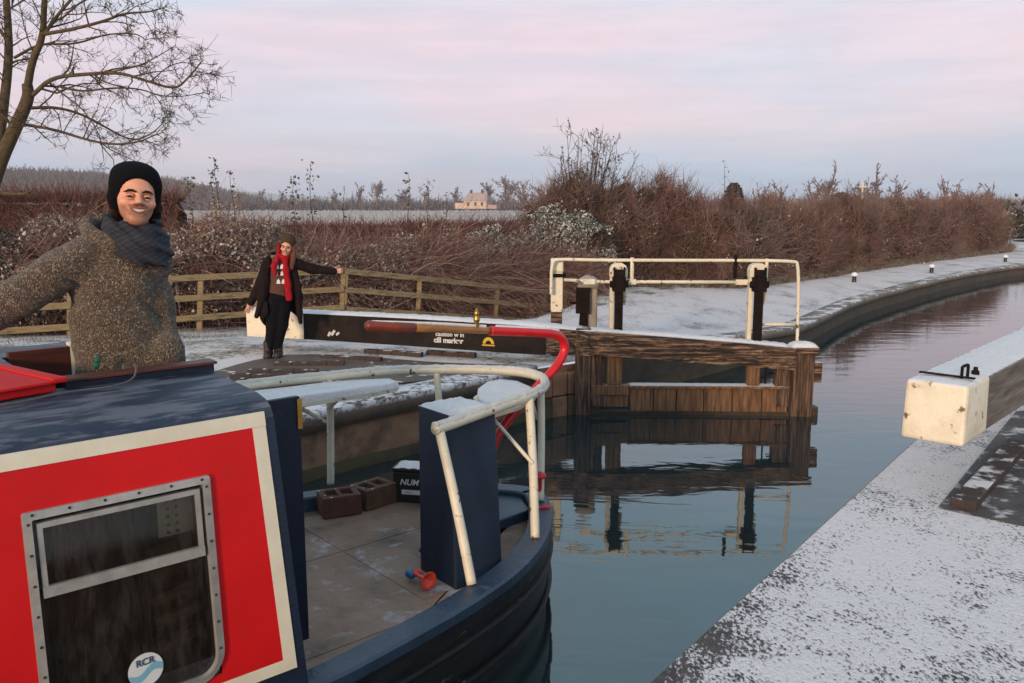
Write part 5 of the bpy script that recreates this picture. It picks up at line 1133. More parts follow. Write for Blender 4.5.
# --- the big bare tree, top left
def wpx(x, y, Y):   # a limb traced at its own distance
    P9 = R(9.1); a = (x-512)/850; b_ = -(y-341.5)/850; r_ = (a, math.cos(P9)+b_*math.sin(P9), -math.sin(P9)+b_*math.cos(P9)); t = Y/r_[1]; return Vector((r_[0]*t, Y, H+r_[2]*t))
bt_ = empty('bare_tree', (-9.9, 15.2, .5), 0, 'large leafless tree with long drooping boughs, top left corner', 'tree'); o0_ = Vector(bt_.location)
def limb(px, r0, r1):
    pts = [wpx(x, y, Y)-o0_ for x, y, Y in px]; return (chaikin(pts, 2), r0, r1)
trunk = [limb([(-32, 330, 15.2), (-22, 230, 15.2), (-2, 165, 15.2), (15, 128, 15.2), (29, 98, 15.1), (27, 84, 15.1)], .15, .085),
         limb([(-4, 162, 15.2), (3, 110, 15.4), (9, 60, 15.6), (8, 20, 15.7), (2, -50, 15.8), (6, -110, 16)], .10, .035),
         limb([(27, 90, 15.1), (32, 60, 14.9), (43, 38, 14.8), (44, 0, 14.7), (50, -50, 14.6), (60, -100, 14.6)], .07, .03)]
L_ = [([(33, 95, 15.1), (52, 77, 14.8), (87, 74, 14.4), (118, 72, 14.2), (147, 81, 14), (176, 90, 13.8), (190, 76, 13.7), (203, 60, 13.6)], .040, .008),
      ([(31, 108, 15.1), (55, 107, 15.3), (79, 113, 15.5), (100, 124, 15.6), (132, 142, 15.8), (152, 134, 16), (164, 122, 16)], .030, .006),
      ([(20, 124, 15.2), (53, 129, 14.6), (87, 140, 14.2), (113, 145, 14), (140, 142, 13.9), (152, 136, 13.8), (164, 132, 13.8)], .028, .006),
      ([(44, 34, 14.8), (74, 29, 14.4), (105, 21, 14.1), (124, 13, 14), (150, 12, 13.8), (162, 8, 13.8)], .034, .007),
      ([(14, 58, 15.5), (40, 43, 15.8), (74, 45, 16), (105, 34, 16.2), (136, 33, 16.3), (146, 40, 16.4)], .026, .006),
      ([(43, 36, 14.8), (60, 12, 14.7), (80, -10, 14.6), (110, -50, 14.6)], .036, .012),
      ([(110, 72, 14.3), (140, 66, 14.1), (160, 55, 13.9), (176, 45, 13.8)], .016, .005),
      ([(58, 86, 14.9), (82, 92, 14.9), (108, 88, 14.8), (138, 88, 14.6), (160, 96, 14.6), (180, 97, 14.5), (208, 92, 14.5)], .020, .004),
      ([(48, 82, 15), (68, 98, 15.2), (84, 110, 15.3), (100, 134, 15.4), (104, 160, 15.4)], .016, .005),
      ([(9, 40, 15.6), (-20, 10, 15.4), (-50, -20, 15.3)], .03, .012), ([(14, 128, 15.2), (-14, 96, 15), (-50, 80, 14.8)], .03, .01),
      ([(150, 82, 14), (168, 66, 13.9), (182, 62, 13.8), (192, 64, 13.8)], .012, .004), ([(60, 20, 14.7), (90, -6, 14.5), (150, -10, 14.4), (190, -30, 14.3)], .022, .006), ([(8, 10, 15.7), (40, -10, 15.4), (90, -30, 15.2)], .02, .008)]
limbs = [limb(p, a, b_) for p, a, b_ in L_]
rg = random.Random(11); limbs_mesh(trunk, M['bark'], 'trunk', bt_)
al, tips = grow_tree(limbs+[(trunk[1][0][6:], .03, .02), (trunk[2][0][4:], .03, .02)], 3, rg, .80, .50, 5, .0, .0042, .17)
limbs_mesh(al, M['bark'], 'boughs', bt_)
tp = [(p[k], (p[k]-p[k-1])) for p, a, b_ in tips for k in (1, 2, 3, 4) if rg.random() < .10]; n = len(tp)
P_ = np.array([tuple(t[0]) for t in tp]); D_ = nrm(np.array([tuple(t[1]) for t in tp]))+RNG.normal(size=(n, 3))*.55+np.array([0, 0, .05])
stemset('twigs', P_, D_, .08+.16*RNG.random(n), np.full(n, .0036), M['twig'], bt_, seg=3, bend=.35, taper=.6)
MB().tube([wpx(x, y, Y9)-o0_ for x, y, Y9 in ((-16, 205, 15.2), (-12, 197, 14.6), (-3, 193, 14.2), (14, 194, 13.9), (24, 194, 13.8), (33, 190, 13.7))], [.045, .036, .028, .024, .02, .010], 8).build('low_bough', M['bark'], bt_, smooth=True)
# --- fence
def fence_run(name, posts, label, zt, rails, group):
    f = empty(name, (*posts[0][:2], 0), 0, label, 'fence', group); o_ = Vector((*posts[0][:2], 0)); ps = [Vector((x, y, z)) for x, y, z in posts]
    for i, p in enumerate(ps):
        ln = (p.x*0); q = p-o_; MB().hexa([(q.x-.05-.10, q.y-.03, q.z-1.3), (q.x+.05-.10, q.y-.03, q.z-1.3), (q.x+.05-.10, q.y+.04, q.z-1.3), (q.x-.05-.10, q.y+.04, q.z-1.3)], [(q.x-.05, q.y-.02, q.z-.02), (q.x+.05, q.y-.02, q.z-.02), (q.x+.05, q.y+.05, q.z-.02), (q.x-.05, q.y+.05, q.z-.02)]).build('fence_post', M['fence'], f, bevel=.006)
    for k, dz in enumerate(rails):
        for i in range(len(ps)-1):
            a, b_ = ps[i]-o_, ps[i+1]-o_; d = b_-a; a = a-Vector((0, .055, dz)); b_ = b_-Vector((0, .055, dz)); hh = .055
            h_ = Vector((0, 0, hh)); t_ = Vector((0, -.02, 0)); tt = -t_
            MB().add([a-h_+t_, b_-h_+t_, b_-h_+tt, a-h_+tt, a+h_+t_, b_+h_+t_, b_+h_+tt, a+h_+tt], [(3, 2, 1, 0), (4, 5, 6, 7), (0, 1, 5, 4), (1, 2, 6, 5), (2, 3, 7, 6), (3, 0, 4, 7)]).build('fence_rail', M['fence'], f, bevel=.004)
    return f
fence_run('rail_fence', [(-11.5, 13.0, 1.45), (-9.6, 13.6, 1.46), (-7.6, 14.6, 1.48), (-5.75, 15.7, 1.50), (-4.9, 16.3, 1.50), (-3.42, 17.3, 1.50)], 'wooden three-rail fence passing behind the two people', 0, (.06, .43, .80), None)
fence_run('rail_fence', [(-3.38, 17.32, 1.50), tuple(wpx(420, 275, 18.6)), tuple(wpx(498, 283.5, 20.4)), tuple(wpx(545, 289, 21.8)), tuple(wpx(566, 291, 22.3))], 'sloping wooden fence dropping away to the right behind the brambles', 0, (.07, .45, .85), None)
# --- hawthorn hedge along the towpath
hl = [Vector(v) for v in ((1.0, 24.6), (3.3, 25.4), (6.7, 24.8), (9.5, 27.6), (12.7, 31.2), (18.3, 37.2), (25.3, 44.0), (27.8, 48.0))]
cum = [0]
for i in range(len(hl)-1): cum.append(cum[-1]+(hl[i+1]-hl[i]).length)
def hp_at(s):
    i = max(0, min(len(hl)-2, int(np.searchsorted(cum, s))-1)); t = (s-cum[i])/(cum[i+1]-cum[i]); d = (hl[i+1]-hl[i]).normalized(); p = hl[i].lerp(hl[i+1], t); return p, Vector((-d.y, d.x))
def htop(s):
    b_ = float(np.interp(s, [0, 1.2, 3, 4.6, 6, 8, 11, 16, 24, 34, 45], [3.0, 3.6, 3.75, 3.4, 2.95, 2.8, 2.85, 3.0, 3.1, 3.2, 3.1])); return b_+.14*math.sin(s*2.1)+.16*math.sin(s*5.3+1)+.14*math.sin(s*.9)+.10*math.sin(s*11)
def hwid(s): return 1.25+.25*math.sin(s*1.3)
hedge = empty('hawthorn_hedge', (*hl[0], 0), 0, 'long tall red-brown leafless hedge beside the curving towpath', 'hedge'); ho = np.array([hl[0].x, hl[0].y, 0])
# lumpy core
vs = []; fs = []; ns_ = 150; na = 14
for i in range(ns_+1):
    s = cum[-1]*i/ns_; p, nn = hp_at(s); ht = htop(s)-.55; wd = hwid(s)-.30
    for k in range(na+1):
        a = math.pi*k/na; z = .25+(ht-.25)*math.sin(a)**.7; u = -math.cos(a)*wd*(1+.15*math.sin(k*2+s*3)); vs.append((p.x+nn.x*(u+1.2)-ho[0], p.y+nn.y*(u+1.2)-ho[1], z+random.uniform(-.12, .12)))
for i in range(ns_):
    for k in range(na): fs.append((i*(na+1)+k, (i+1)*(na+1)+k, (i+1)*(na+1)+k+1, i*(na+1)+k+1))
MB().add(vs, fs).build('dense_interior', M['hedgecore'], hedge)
def hedge_points(n, face=True):
    S_ = RNG.random(n)*cum[-1]; S_ = np.where(RNG.random(n) < .35, RNG.random(n)*cum[-1]*.45, S_); P_ = np.zeros((n, 3)); NN = np.zeros((n, 3))
    for i in range(n):
        s = S_[i]; p, nn = hp_at(s)
        for _t in range(4):
            a = math.pi*(RNG.random()*.85 if face else RNG.random()); lump = math.sin(s*2.3+a*3.1)+math.sin(s*4.9-a*5.3+1)+.8*math.sin(s*9.1+a*9)
            if lump > -.55+RNG.normal()*.35: break
        ht = htop(s)-.45; k = .78+.07*lump+.22*RNG.random(); z = .15+(ht-.15)*math.sin(a)**.7*k; u = -math.cos(a)*hwid(s)*k
        P_[i] = (p.x+nn.x*(u+1.2), p.y+nn.y*(u+1.2), z); NN[i] = (nn.x*-math.cos(a), nn.y*-math.cos(a), math.sin(a))
    return P_-ho, NN
n = 62000; P_, NN = hedge_points(n)
D_ = NN*.3+RNG.normal(size=(n, 3))*.75+np.array([0, 0, .35]); V, F = twig_arrays(P_, D_, .14+.55*RNG.random(n)**2, .005+.011*RNG.random(n)**3, seg=2, bend=.45)
npmesh('twigs', V, F, M['hedge'], hedge)['kind'] = 'stuff'
n = 9500; P_, NN = hedge_points(n); c = np.array([[0, .3, 0]]); cl = np.sin(P_[:, 0]*1.1)+np.sin(P_[:, 2]*2.3+P_[:, 0]*.6); P_ = P_[cl > .45]; NN = NN[cl > .45]; n = len(P_)
D_ = NN*.6+RNG.normal(size=(n, 3))*.6+np.array([0, 0, .2]); V, F = twig_arrays(P_, D_, .2+.4*RNG.random(n), .006+.006*RNG.random(n), seg=2, bend=.4); npmesh('frosted_twigs', V, F, M['hedgefrost'], hedge)['kind'] = 'stuff'
n = 2600; S_ = RNG.random(n)*cum[-1]; P_ = np.zeros((n, 3))
for i in range(n):
    p, nn = hp_at(S_[i]); u = RNG.normal()*.6; P_[i] = (p.x+nn.x*(u+1.2), p.y+nn.y*(u+1.2), htop(S_[i])-.6)
P_ = P_-ho; V, F = twig_arrays(P_, RNG.normal(size=(n, 3))*.28+np.array([0, 0, 1]), .3+.6*RNG.random(n)**2, np.full(n, .007), seg=3, bend=.2); npmesh('top_shoots', V, F, M['hedge'], hedge)['kind'] = 'stuff'
# leaves still on the hedge
n = 3600; P_, NN = hedge_points(n); cl = np.sin(P_[:, 0]*.9+1)+np.sin(P_[:, 2]*2.9+P_[:, 0]*.8)+RNG.normal(size=n)*.7; P_ = P_[cl > .2]; NN = NN[cl > .2]; V, F = leaf_arrays(P_+NN*.25, .065); npmesh('frosted_leaves', V, F, M['ivy'], hedge)['kind'] = 'stuff'
# dry grass at the hedge foot and the verge
def grass(name, P_, h, m, label):
    n = len(P_); V, F = twig_arrays(P_, RNG.normal(size=(n, 3))*.45+np.array([0, 0, 1]), h*(.5+RNG.random(n)), np.full(n, .0045), seg=2, bend=.5, taper=.1); o = npmesh(name, V, F, m); tag(o, label, 'grass', kind='stuff'); return o
n = 9000; S_ = RNG.random(n)*cum[-1]; P_ = np.zeros((n, 3))
for i in range(n):
    p, nn = hp_at(S_[i]); u = -.15+abs(RNG.normal())*.25-.25; x, y = p.x+nn.x*u, p.y+nn.y*u; P_[i] = (x, y, ground_z(x, y))
grass('dry_grass', P_, .24, M['drygrass'], 'frosted dry grass along the foot of the long hedge')
n = 26000; X = RNG.uniform(-13, 2.5, n); Yy = RNG.uniform(11.8, 22, n); fy = np.interp(X, [-13, -9.6, -5.75, -3.4, -.3, 1.0], [12.6, 13.6, 15.7, 17.3, 20.4, 22]); k = (Yy < fy+.6) & (Yy > fy-2.2-1.6*RNG.random(n)); cl = np.sin(X*2.1+Yy)+np.sin(Yy*3.3-X)+RNG.normal(size=n)*.7; k &= cl > -.3; X, Yy = X[k], Yy[k]
grass('verge_grass', np.stack([X, Yy, np.array([ground_z(a, b_) for a, b_ in zip(X, Yy)])], 1), .07, M['drygrass'], 'short frosted grass of the verge in front of the fence')
# --- bramble thickets behind the fence, one plant mass after another
def fence_y(x): return float(np.interp(x, [-16, -11.5, -9.6, -7.6, -5.75, -3.4, -2.0, -.3, .85, 3], [12, 13.0, 13.6, 14.6, 15.7, 17.3, 18.6, 20.4, 21.8, 22.6]))
def thicket(name, x0, x1, d0, d1, ztop, n, label, m, nleaf, ml, lsize, arch=1.0, cat='bramble', corem='hedgecore', group='bushes behind the fence', tilt=0, lr=.007):
    o = empty(name, ((x0+x1)/2, fence_y((x0+x1)/2)+.8, 0), 0, label, cat, group); oo = np.array(o.location)
    def top(x, dd): return (ztop(x) if callable(ztop) else ztop)*(1-.25*max(0, (d0+.6-dd))/.6)+.12*math.sin(x*3.1+dd)+.08*math.sin(x*7+dd*3)
    # dark lumpy heart
    vs = []; fs = []; nx = max(6, int((x1-x0)/.35)); ny = max(4, int((d1-d0)/.4))
    for j in range(ny+1):
        for i in range(nx+1):
            x = x0+(x1-x0)*i/nx; dd = d0+.3+(d1-d0-.4)*j/ny; y = fence_y(x)+dd; e_ = min(i, nx-i, j, ny-j); gz = ground_z(x, y); vs.append((x-oo[0], y-oo[1], gz-.3 if e_ == 0 else gz+(top(x, dd)-gz)*(.6 if e_ == 1 else .80)+random.uniform(-.1, .1)))
    for j in range(ny):
        for i in range(nx): fs.append((j*(nx+1)+i, j*(nx+1)+i+1, (j+1)*(nx+1)+i+1, (j+1)*(nx+1)+i))
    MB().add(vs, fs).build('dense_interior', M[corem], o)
    X = RNG.uniform(x0, x1, n); Dd = d0+(d1-d0)*RNG.random(n)**1.6; P_ = np.zeros((n, 3))
    for i in range(n):
        y = fence_y(X[i])+Dd[i]; gz = ground_z(X[i], y); tz = top(X[i], Dd[i]); P_[i] = (X[i], y, gz+(tz-gz)*(RNG.random()**.6)*.97)
    P_ -= oo; D_ = RNG.normal(size=(n, 3))*np.array([.9, .8, .8])+np.array([tilt, -.1, .3]); Ln = .2+.75*RNG.random(n)**1.6*arch
    V, F = twig_arrays(P_, D_, Ln, lr*(.5+RNG.random(n)), seg=3, bend=.6, sag=.12*arch); npmesh('stems', V, F, M[m], o)['kind'] = 'stuff'
    n2 = nleaf; X = RNG.uniform(x0, x1, n2); Dd = d0+(d1-d0)*RNG.random(n2)**1.8; P_ = np.zeros((n2, 3))
    for i in range(n2):
        y = fence_y(X[i])+Dd[i]; gz = ground_z(X[i], y); tz = top(X[i], Dd[i])+.04; t = RNG.random()**.45; P_[i] = (X[i], y-.1, gz+(tz-gz)*t)
    cl = np.sin(P_[:, 0]*3.0+P_[:, 2]*2)+np.sin(P_[:, 2]*5-P_[:, 0]*1.7)+RNG.normal(size=n2)*.6; P_ = P_[(cl > -.5)*(P_[:, 1] > -99)]-oo
    V, F = leaf_arrays(P_, lsize); npmesh('leaves', V, F, M[ml], o)['kind'] = 'stuff'; return o
thicket('dark_shrub', -13.5, -8.6, .5, 3.0, lambda x: 2.5-.1*abs(x+10), 5000, 'dark evergreen bush with frosted leaves at the left edge behind the raised arm', 'twig', 9500, 'darkleaf', .075, .7, 'bush')
thicket('bramble_thicket', -8.8, -4.9, .5, 3.2, lambda x: 2.3+.15*math.sin(x*2), 9000, 'leafy frosted bramble thicket behind the fence between the two people', 'bramble', 13000, 'brleaf', .07)
thicket('bramble_thicket', -5.1, -2.3, .5, 3.4, 1.9, 8500, 'reddish bramble thicket with pale stems behind the person with the red scarf', 'bramble', 11000, 'brleaf', .06, 1.2)
thicket('bramble_thicket', -2.5, .2, .7, 2.6, lambda x: 1.66-.10*x, 9500, 'tangle of long leaning bramble stems above the sloping fence', 'bramble', 3500, 'brleaf', .055, 1.5, tilt=.9)
thicket('bramble_thicket', .0, 1.9, .5, 1.6, lambda x: 1.45-.10*x, 6500, 'orange-brown arching bramble stems left of the cream gate post', 'bramble', 1400, 'brleaf', .05, 1.5, tilt=.9)
thicket('ivy_bush', -1.7, 2.9, 1.3, 3.2, lambda x: 2.0+.75*math.exp(-((x-1.2)/1.3)**2), 3500, 'frosted ivy bush with many pale leaves in front of the tall hedge', 'twig', 24000, 'ivy', .085, .6, 'bush')
# --- trimmed red hedges further back
def trimmed(name, pts, zt, label, n=16000, th=.9, r=.012):
    ps = [Vector(p) for p in pts]; o = empty(name, (*ps[0], 0), 0, label, 'hedge', 'red-brown trimmed hedges'); mb = MB()
    for i in range(len(ps)-1):
        a, b_ = ps[i]-ps[0], ps[i+1]-ps[0]; d = (b_-a).normalized(); nn = Vector((-d.y, d.x))*th*.5; k = max(2, int((b_-a).length/.6)); vs = []; fs = []
        for j in range(k+1):
            c = a.lerp(b_, j/k)
            for u, z in ((-1, -.5), (-1.05, zt*.4), (-.9, zt*.85), (-.5, zt*.97), (.5, zt*.97), (.9, zt*.85), (1, -.5)): vs.append((c.x+nn.x*u+random.uniform(-.12, .12), c.y+nn.y*u+random.uniform(-.12, .12), z-.12+random.uniform(-.12, .10)))
        for j in range(k):
            for q in range(6): fs.append((j*7+q, (j+1)*7+q, (j+1)*7+q+1, j*7+q+1))
        mb.add(vs, fs)
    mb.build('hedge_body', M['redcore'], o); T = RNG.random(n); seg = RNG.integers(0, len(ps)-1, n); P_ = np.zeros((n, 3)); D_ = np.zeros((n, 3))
    for i in range(n):
        a, b_ = ps[seg[i]]-ps[0], ps[seg[i]+1]-ps[0]; d = (b_-a).normalized(); nn = Vector((-d.y, d.x)); c = a.lerp(b_, T[i])
        if RNG.random() < .6: z = zt*RNG.random(); u = -th*.5
        else: z = zt*.95; u = (RNG.random()-.5)*th
        P_[i] = (c.x+nn.x*u, c.y+nn.y*u, z); D_[i] = (nn.x*-.4, nn.y*-.4, .8)
    V, F = twig_arrays(P_, D_+RNG.normal(size=(n, 3))*.6, .10+.45*RNG.random(n)**2, np.full(n, r)*(.5+RNG.random(n)), seg=2, bend=.4); npmesh('clipped_twigs', V, F, M['redhedge'], o)['kind'] = 'stuff'; return o
trimmed('trimmed_hedge', [(-24, 20.5), (-15.5, 22), (-9.0, 23.4)], 3.0, 'tall flat-topped red-brown hedge behind the bush at the left edge', 20000, 1.2)
trimmed('trimmed_hedge', [(-13.0, 33.5), (-4.4, 34.5), (.2, 35.5)], 1.95, 'low flat-topped red-brown hedge before the pale field, mid distance', 15000, 1.2, .014)
# --- ivy shoots standing above the brambles
def shoot(x, y, z0, z1, dens, label, leaf=.07, mt='ivygreen', wd=.10, lean=0):
    o = empty('ivy_shoot', (x, y, z0), 0, label, 'shoot', 'leafy shoots above the brambles'); h = z1-z0; pts = [Vector((lean*t+.03*math.sin(t*5+x), .02*math.sin(t*7), h*t)) for t in (0, .25, .5, .75, 1)]
    MB().tube(pts, [.012, .010, .008, .006, .003], 5).build('stem', M['twig'], o); n = dens; t = RNG.random(n)**.8; P_ = np.stack([np.interp(t, [0, 1], [0, lean])+RNG.normal(size=n)*wd*(.4+.6*np.abs(np.sin(t*14))), RNG.normal(size=n)*wd, h*t], 1); V, F = leaf_arrays(P_, leaf); npmesh('leaves', V, F, M[mt], o); return o
def at_px(x, Y): return wpx(x, 300, Y).x
for i, (px, Y_, yb, yt, dn, lb, wd) in enumerate(((192, 17.5, 235, 176, 40, 'short leafy shoot just right of the black beanie', .08), (215, 18, 230, 172, 26, 'thin sparse shoot above the thicket, second from the beanie', .05), (219, 18.3, 232, 158, 60, 'tall frosted ivy shoot between the two people', .09), (234, 18, 228, 170, 40, 'ivy shoot with frosted tip next to the tall one', .07),
      (296, 19, 240, 176, 70, 'dark-leaved shoot above the person with the red scarf', .13), (313, 19, 238, 160, 60, 'tallest dark ivy shoot over the mid-distance field', .10), (345, 19.5, 232, 186, 24, 'faint low shoot left of the distant round tree', .08),
      (409, 20, 236, 172, 26, 'wispy shoot with few leaves above the leaning brambles', .09), (428, 20.5, 236, 178, 46, 'leafy shoot left of the far cream house', .12), (446, 20.5, 236, 192, 24, 'small dark shoot immediately left of the far cream house', .06))):
    a = wpx(px, yb, Y_); b_ = wpx(px, yt, Y_); shoot(a.x, Y_, a.z, b_.z, dn, lb, .075 if i < 4 else .07, 'ivygreen' if i in (0, 4, 5, 7, 9) else 'ivy', wd*.8)
# --- bare shrub sprouting from the hedge
sh = empty('bare_shrub', (2.1, 25.6, .4), 0, 'bare twiggy shrub sticking up above the left end of the tall hedge', 'shrub'); rg = random.Random(21); lm = []
for k in range(20):
    a = rg.uniform(0, 6.28); r_ = rg.uniform(.3, 1.6); h = rg.uniform(3.4, 4.4); b0 = Vector((r_*.3*math.cos(a), .4*math.sin(a), 1.2)); t_ = Vector((r_*math.cos(a)+.3, .5*r_*math.sin(a), h)); lm.append(([b0, b0.lerp(t_, .5)+Vector((rg.uniform(-.15, .15), 0, .1)), t_], .022, .006))
al, tips = grow_tree(lm, 2, rg, .7, .5, 4, .15, .006); limbs_mesh(al, M['twig'], 'stems', sh)
ii = [(p[-1]) for p, a, b_ in tips]; P_ = np.array([tuple(v) for v in ii]); P_ = P_[(P_[:, 2] > 2.6)]; P_ = P_[RNG.random(len(P_)) < .35]; V, F = leaf_arrays(P_, .07); npmesh('remaining_leaves', V, F, M['ivygreen'], sh)
for px, yt, lb in ((600, 138, 'tall whip-like shoot above the bare shrub'), (612, 142, 'second whip-like shoot right of the bare shrub'), (640, 168, 'thin whip rising from the hedge above the gate rail'), (722, 160, 'thin bare whip rising left of the small dark conifer')):
    a = wpx(px, 215, 25.3); b_ = wpx(px+4, yt, 25.3); shoot(a.x, 25.3, a.z, b_.z, 16, lb, .06, 'ivygreen', .05, b_.x-a.x)
# --- far trees
def conifer(px, yb, yt, Y_, label, wd):
    a = wpx(px, yb, Y_); b_ = wpx(px, yt, Y_); h = b_.z-a.z; o = empty('conifer', a, 0, label, 'tree'); MB().tube([(0, 0, -.4), (0, 0, h*.8)], [h*.05, h*.02], 7).build('trunk', M['bark'], o)
    n = 2600; t = RNG.random(n); r_ = wd*np.sqrt(RNG.random(n))*np.where(t < .25, .6+t*1.6, np.sqrt(np.maximum(1.05-t, 0))*1.1); an = RNG.random(n)*6.28; P_ = np.stack([r_*np.cos(an), r_*np.sin(an), h*(.15+.85*t)+.12*np.sin(an*3)*r_], 1); V, F = leaf_arrays(P_, h*.11, .8); npmesh('crown', V, F, M['distdark'], o)
conifer(733, 215, 184, 44, 'small dark round-headed conifer peeping over the hedge', .62)
conifer(841, 212, 193, 90, 'far small dark conifer beside the pale bare trees', 1.6)
specs = [(377, 206, 184, 300, 1.0, 'round-crowned bare tree standing alone on the far field edge'), (360, 207, 188, 320, .8, 'smaller bare tree left of the lone round tree'), (505, 208, 179, 240, 1.2, 'broad bare tree right behind the far cream house'), (488, 206, 184, 270, 1.0, 'bare tree above the roof of the far cream house'),
         (524, 212, 184, 230, 1.0, 'bare tree immediately right of the far broad tree'), (545, 215, 186, 200, 1.1, 'bushy bare tree between the far house and the bare shrub'), (403, 209, 188, 280, 1.2, 'bare tree left of the leafy shoot by the far house'), (455, 207, 190, 290, 1.0, 'faint bare tree left of the far cream house'),
         (262, 206, 192, 330, 1.2, 'faint far tree left of the person with the red scarf'), (240, 206, 193, 330, 1.0, 'faint far tree seen between the ivy shoots'), (283, 207, 194, 320, 1.2, 'low far tree above the knitted brown hat'), (335, 207, 192, 330, 1.0, 'low far tree left of the lone round tree group'), (425, 208, 192, 300, 1.0, 'low far tree behind the leafy shoot'), (205, 207, 186, 250, 1.4, 'bushy far tree right of the beanie'), (178, 210, 182, 200, 1.4, 'brownish far tree beside the scarf shoulder'),
         (827, 215, 172, 85, .8, 'tall pale bare tree above the middle of the long hedge'), (812, 215, 184, 88, 1.0, 'bare tree left of the tall pale one above the hedge'), (874, 215, 176, 85, .8, 'pale bare tree above the right half of the long hedge'), (895, 212, 184, 92, 1.0, 'low bare tree right of the pale one above the hedge'), (864, 212, 186, 90, .8, 'thin bare tree behind the white pole'),
         (780, 215, 187, 80, 1.1, 'bare tree top above the hedge right of the conifer'), (760, 215, 190, 75, 1.1, 'low bare crown just right of the conifer'), (921, 210, 188, 85, 1.0, 'bare tree top over the hedge near its right part'), (944, 210, 186, 80, .5, 'narrow upright bare tree over the hedge'), (955, 210, 190, 80, .5, 'second narrow upright tree over the hedge'), (970, 212, 188, 75, 1.0, 'russet bare tree over the hedge near its right end'), (990, 212, 190, 70, 1.0, 'last russet bare tree over the right end of the hedge')]
for i, (px, yb, yt, Y_, wd, lb) in enumerate(specs):
    a = wpx(px, yb, Y_); b_ = wpx(px, yt, Y_); a.z = min(a.z, ground_z(a.x, a.y)+.3) if Y_ < 150 else a.z; bare_tree('bare_tree', a, (b_.z-a.z)*1.3, lb, 'tree', 'far bare trees', i+3, 4, 3, 'dist', 'dist', .8, .0002*Y_+.012, wd)
# far wood and hill
def wood(name, X0, X1, Yf, hf, n, label, m='dist', w_=3.0):
    X = RNG.uniform(X0, X1, n); Yv = np.array([Yf(x) for x in X])+RNG.normal(size=n)*6; P_ = np.stack([X, Yv, np.array([ground_z(a, b_) for a, b_ in zip(X, Yv)])], 1); Hh = np.array([hf(x) for x in X])*(.6+.5*RNG.random(n)); k = 10
    PP = np.repeat(P_, k, 0); HH = np.repeat(Hh, k); PP = PP+RNG.normal(size=PP.shape)*np.array([1.1, 1.1, 0]); PP[:, 2] += HH*(.05+.45*RNG.random(len(PP))); V, F = twig_arrays(PP, RNG.normal(size=PP.shape)*.5+np.array([0, 0, .9]), HH*(.25+.3*RNG.random(len(PP))), np.full(len(PP), .22), seg=2, bend=.4)
    tag(npmesh(name, V, F, M[m]), label, 'wood', kind='stuff')
wood('distant_wood', -330, 60, lambda x: 345, lambda x: 6.5, 1500, 'far line of bare trees along the edge of the pale field')
wood('distant_wood', 40, 640, lambda x: 330, lambda x: 7, 1600, 'far line of trees along the horizon at the right')
M['hillwood'] = mat('hill_wood', (.16, .115, .10), (.24, .175, .155), .2, 1, 0)
n = 12000; X = RNG.uniform(-480, -90, n); Yv = RNG.uniform(230, 500, n); k = np.array([ground_z(a, b_) > 2.2 for a, b_ in zip(X, Yv)]); X, Yv = X[k], Yv[k]; n = len(X); P_ = np.stack([X, Yv, np.array([ground_z(a, b_) for a, b_ in zip(X, Yv)])], 1)
PP = np.repeat(P_, 9, 0)+RNG.normal(size=(n*9, 3))*np.array([1.4, 1.4, .6]); PP[:, 2] += 1.5+2*RNG.random(len(PP)); V, F = twig_arrays(PP, RNG.normal(size=PP.shape)*.6+np.array([0, 0, .8]), 1.6+1.8*RNG.random(len(PP)), np.full(len(PP), .28), seg=1, bend=.4)
tag(npmesh('hillside_wood', V, F, M['hillwood']), 'brown leafless wood covering the distant hill at the left', 'wood', kind='stuff')
# far house
hx = wpx(478, 208, 245); hs = empty('far_house', (hx.x, 245, hx.z-.2), R(-15), 'cream gabled farmhouse far across the pale field', 'house'); hs.scale = (.82, .82, .9); M['render'] = mat('cream_render', (.60, .47, .38), (.48, .36, .29), 1, .9, 0); M['tile'] = mat('frosted_roof_tile', (.45, .36, .33), (.36, .27, .25), 1, .9, 0)
MB().lohi((-4.2, -3, 0), (4.0, 3, 2.6)).build('wall', M['render'], hs)
MB().add([(-4.6, -3.4, 2.5), (4.4, -3.4, 2.5), (4.4, 3.4, 2.5), (-4.6, 3.4, 2.5), (-3.4, 0, 5.0), (3.2, 0, 5.0)], [(0, 1, 5, 4), (1, 2, 5), (2, 3, 4, 5), (3, 0, 4), (3, 2, 1, 0)]).build('roof', M['tile'], hs)
MB().lohi((-7.5, -2.5, 0), (-4.25, 2.5, 1.8)).build('outbuilding', M['render'], hs)
MB().lohi((4.05, -2.4, 0), (7.4, 2.2, 1.2)).build('lean_to', M['tile'], hs)
for x_ in (-2.6, 0, 2.4): MB().lohi((x_-.4, -3.06, .9), (x_+.4, -3.01, 2.0)).build('window', M['bolt'], hs)
for x_ in (-2.4, 1.6): MB().lohi((x_-.35, -.3, 4.4), (x_+.35, .3, 5.9)).build('chimney', M['brick'], hs)
# pole
pp = wpx(861, 212, 60); pq = wpx(861, 183, 60); po = empty('telegraph_pole', pp, 0, 'thin pale pole rising above the middle of the long hedge', 'pole'); MB().tube([(0, 0, -2), (0, 0, pq.z-pp.z)], .06, 8).build('shaft', M['cream'], po); MB().lohi((-.3, -.03, pq.z-pp.z-.3), (.3, .03, pq.z-pp.z-.22)).build('crossarm', M['cream'], po)
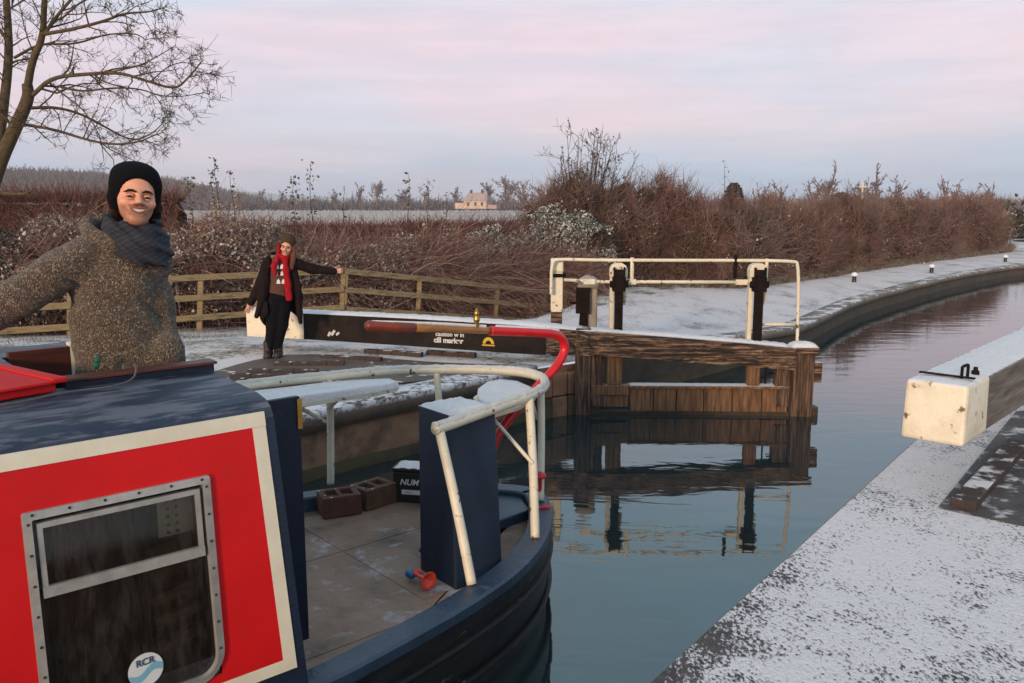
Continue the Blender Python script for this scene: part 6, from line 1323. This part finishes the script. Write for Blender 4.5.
# far moored boat in the side arm
fb = empty('moored_boat', (35.5, 53.2, 0), R(24), 'far dark blue boat moored at the right edge beyond the hedge', 'canal boat'); ol = [(0, 0), (1.0, -.9), (2.2, -1.1), (14, -1.1), (14, 1.1), (2.2, 1.1), (1.0, .9)]
MB().poly(ol, -.2, .75).build('hull', M['blackbox'], fb); MB().hexa([(2.4, -.85, .75), (13, -.85, .75), (13, .85, .75), (2.4, .85, .75)], [(2.6, -.7, 1.55), (13, -.7, 1.55), (13, .7, 1.55), (2.6, .7, 1.55)]).build('cabin', mat('slate_blue_paint', (.09, .13, .19), (.07, .1, .15), 2, .5, 0), fb); MB().lohi((2.5, -.75, 1.555), (13.1, .75, 1.60)).build('cabin_roof', M['snow'], fb)
for k in range(4): MB().lohi((4+k*2.2, -.86, 1.0), (4.7+k*2.2, -.78, 1.35)).build('window', M['bolt'], fb)
thicket_x = 0
# green-brown bush above the moored boat
o = empty('far_bush', (40, 62, 0), 0, 'olive bush behind the far moored boat at the right edge', 'bush'); n = 5000; P_ = RNG.normal(size=(n, 3))*np.array([3.2, 1.5, .75])+np.array([1.5, 0, 1.3]); P_[:, 2] = np.abs(P_[:, 2]); V, F = leaf_arrays(P_, .35); npmesh('foliage', V, F, M['distolive'] if 'distolive' in M else M.setdefault('distolive', mat('olive_foliage', (.075, .062, .035), (.045, .040, .025), 1, 1, 0)), o)
# mooring bollards along the towpath
for i, (x, y, lb) in enumerate(((10.7, 26.55, 'black and white mooring bollard nearest the gate on the towpath'), (14.9, 30.2, 'middle black and white mooring bollard on the towpath edge'), (20.9, 36.1, 'farthest small mooring bollard on the towpath edge'))):
    o = empty('mooring_bollard', (x, y, ground_z(x, y)), 0, lb, 'bollard', 'mooring bollards'); o.scale = (.8, .8, .8); MB().lathe([(.10, 0), (.085, .04), (.075, .18), (.09, .24)], seg=14).build('shaft', M['blackbox'], o, smooth=True); MB().lathe([(.10, .242), (.13, .28), (.12, .35), (.05, .39), (.01, .40)], seg=14).build('white_top', M['white'], o, smooth=True)
# ================================================================== thin winter haze
hz = MB().lohi((-900, -120, -4), (1100, 900, 34)).build('haze', bpy.data.materials.new('haze_air')); hz['kind'] = 'stuff'; hm = hz.data.materials[0]; hm.use_nodes = True; nt = hm.node_tree; nt.nodes.remove(nt.nodes['Principled BSDF'])
pv_ = nt.nodes.new('ShaderNodeVolumePrincipled'); pv_.inputs['Color'].default_value = (.92, .90, .95, 1); pv_.inputs['Density'].default_value = .00055; pv_.inputs['Anisotropy'].default_value = .2
nt.links.new(pv_.outputs[0], nt.nodes['Material Output'].inputs['Volume'])
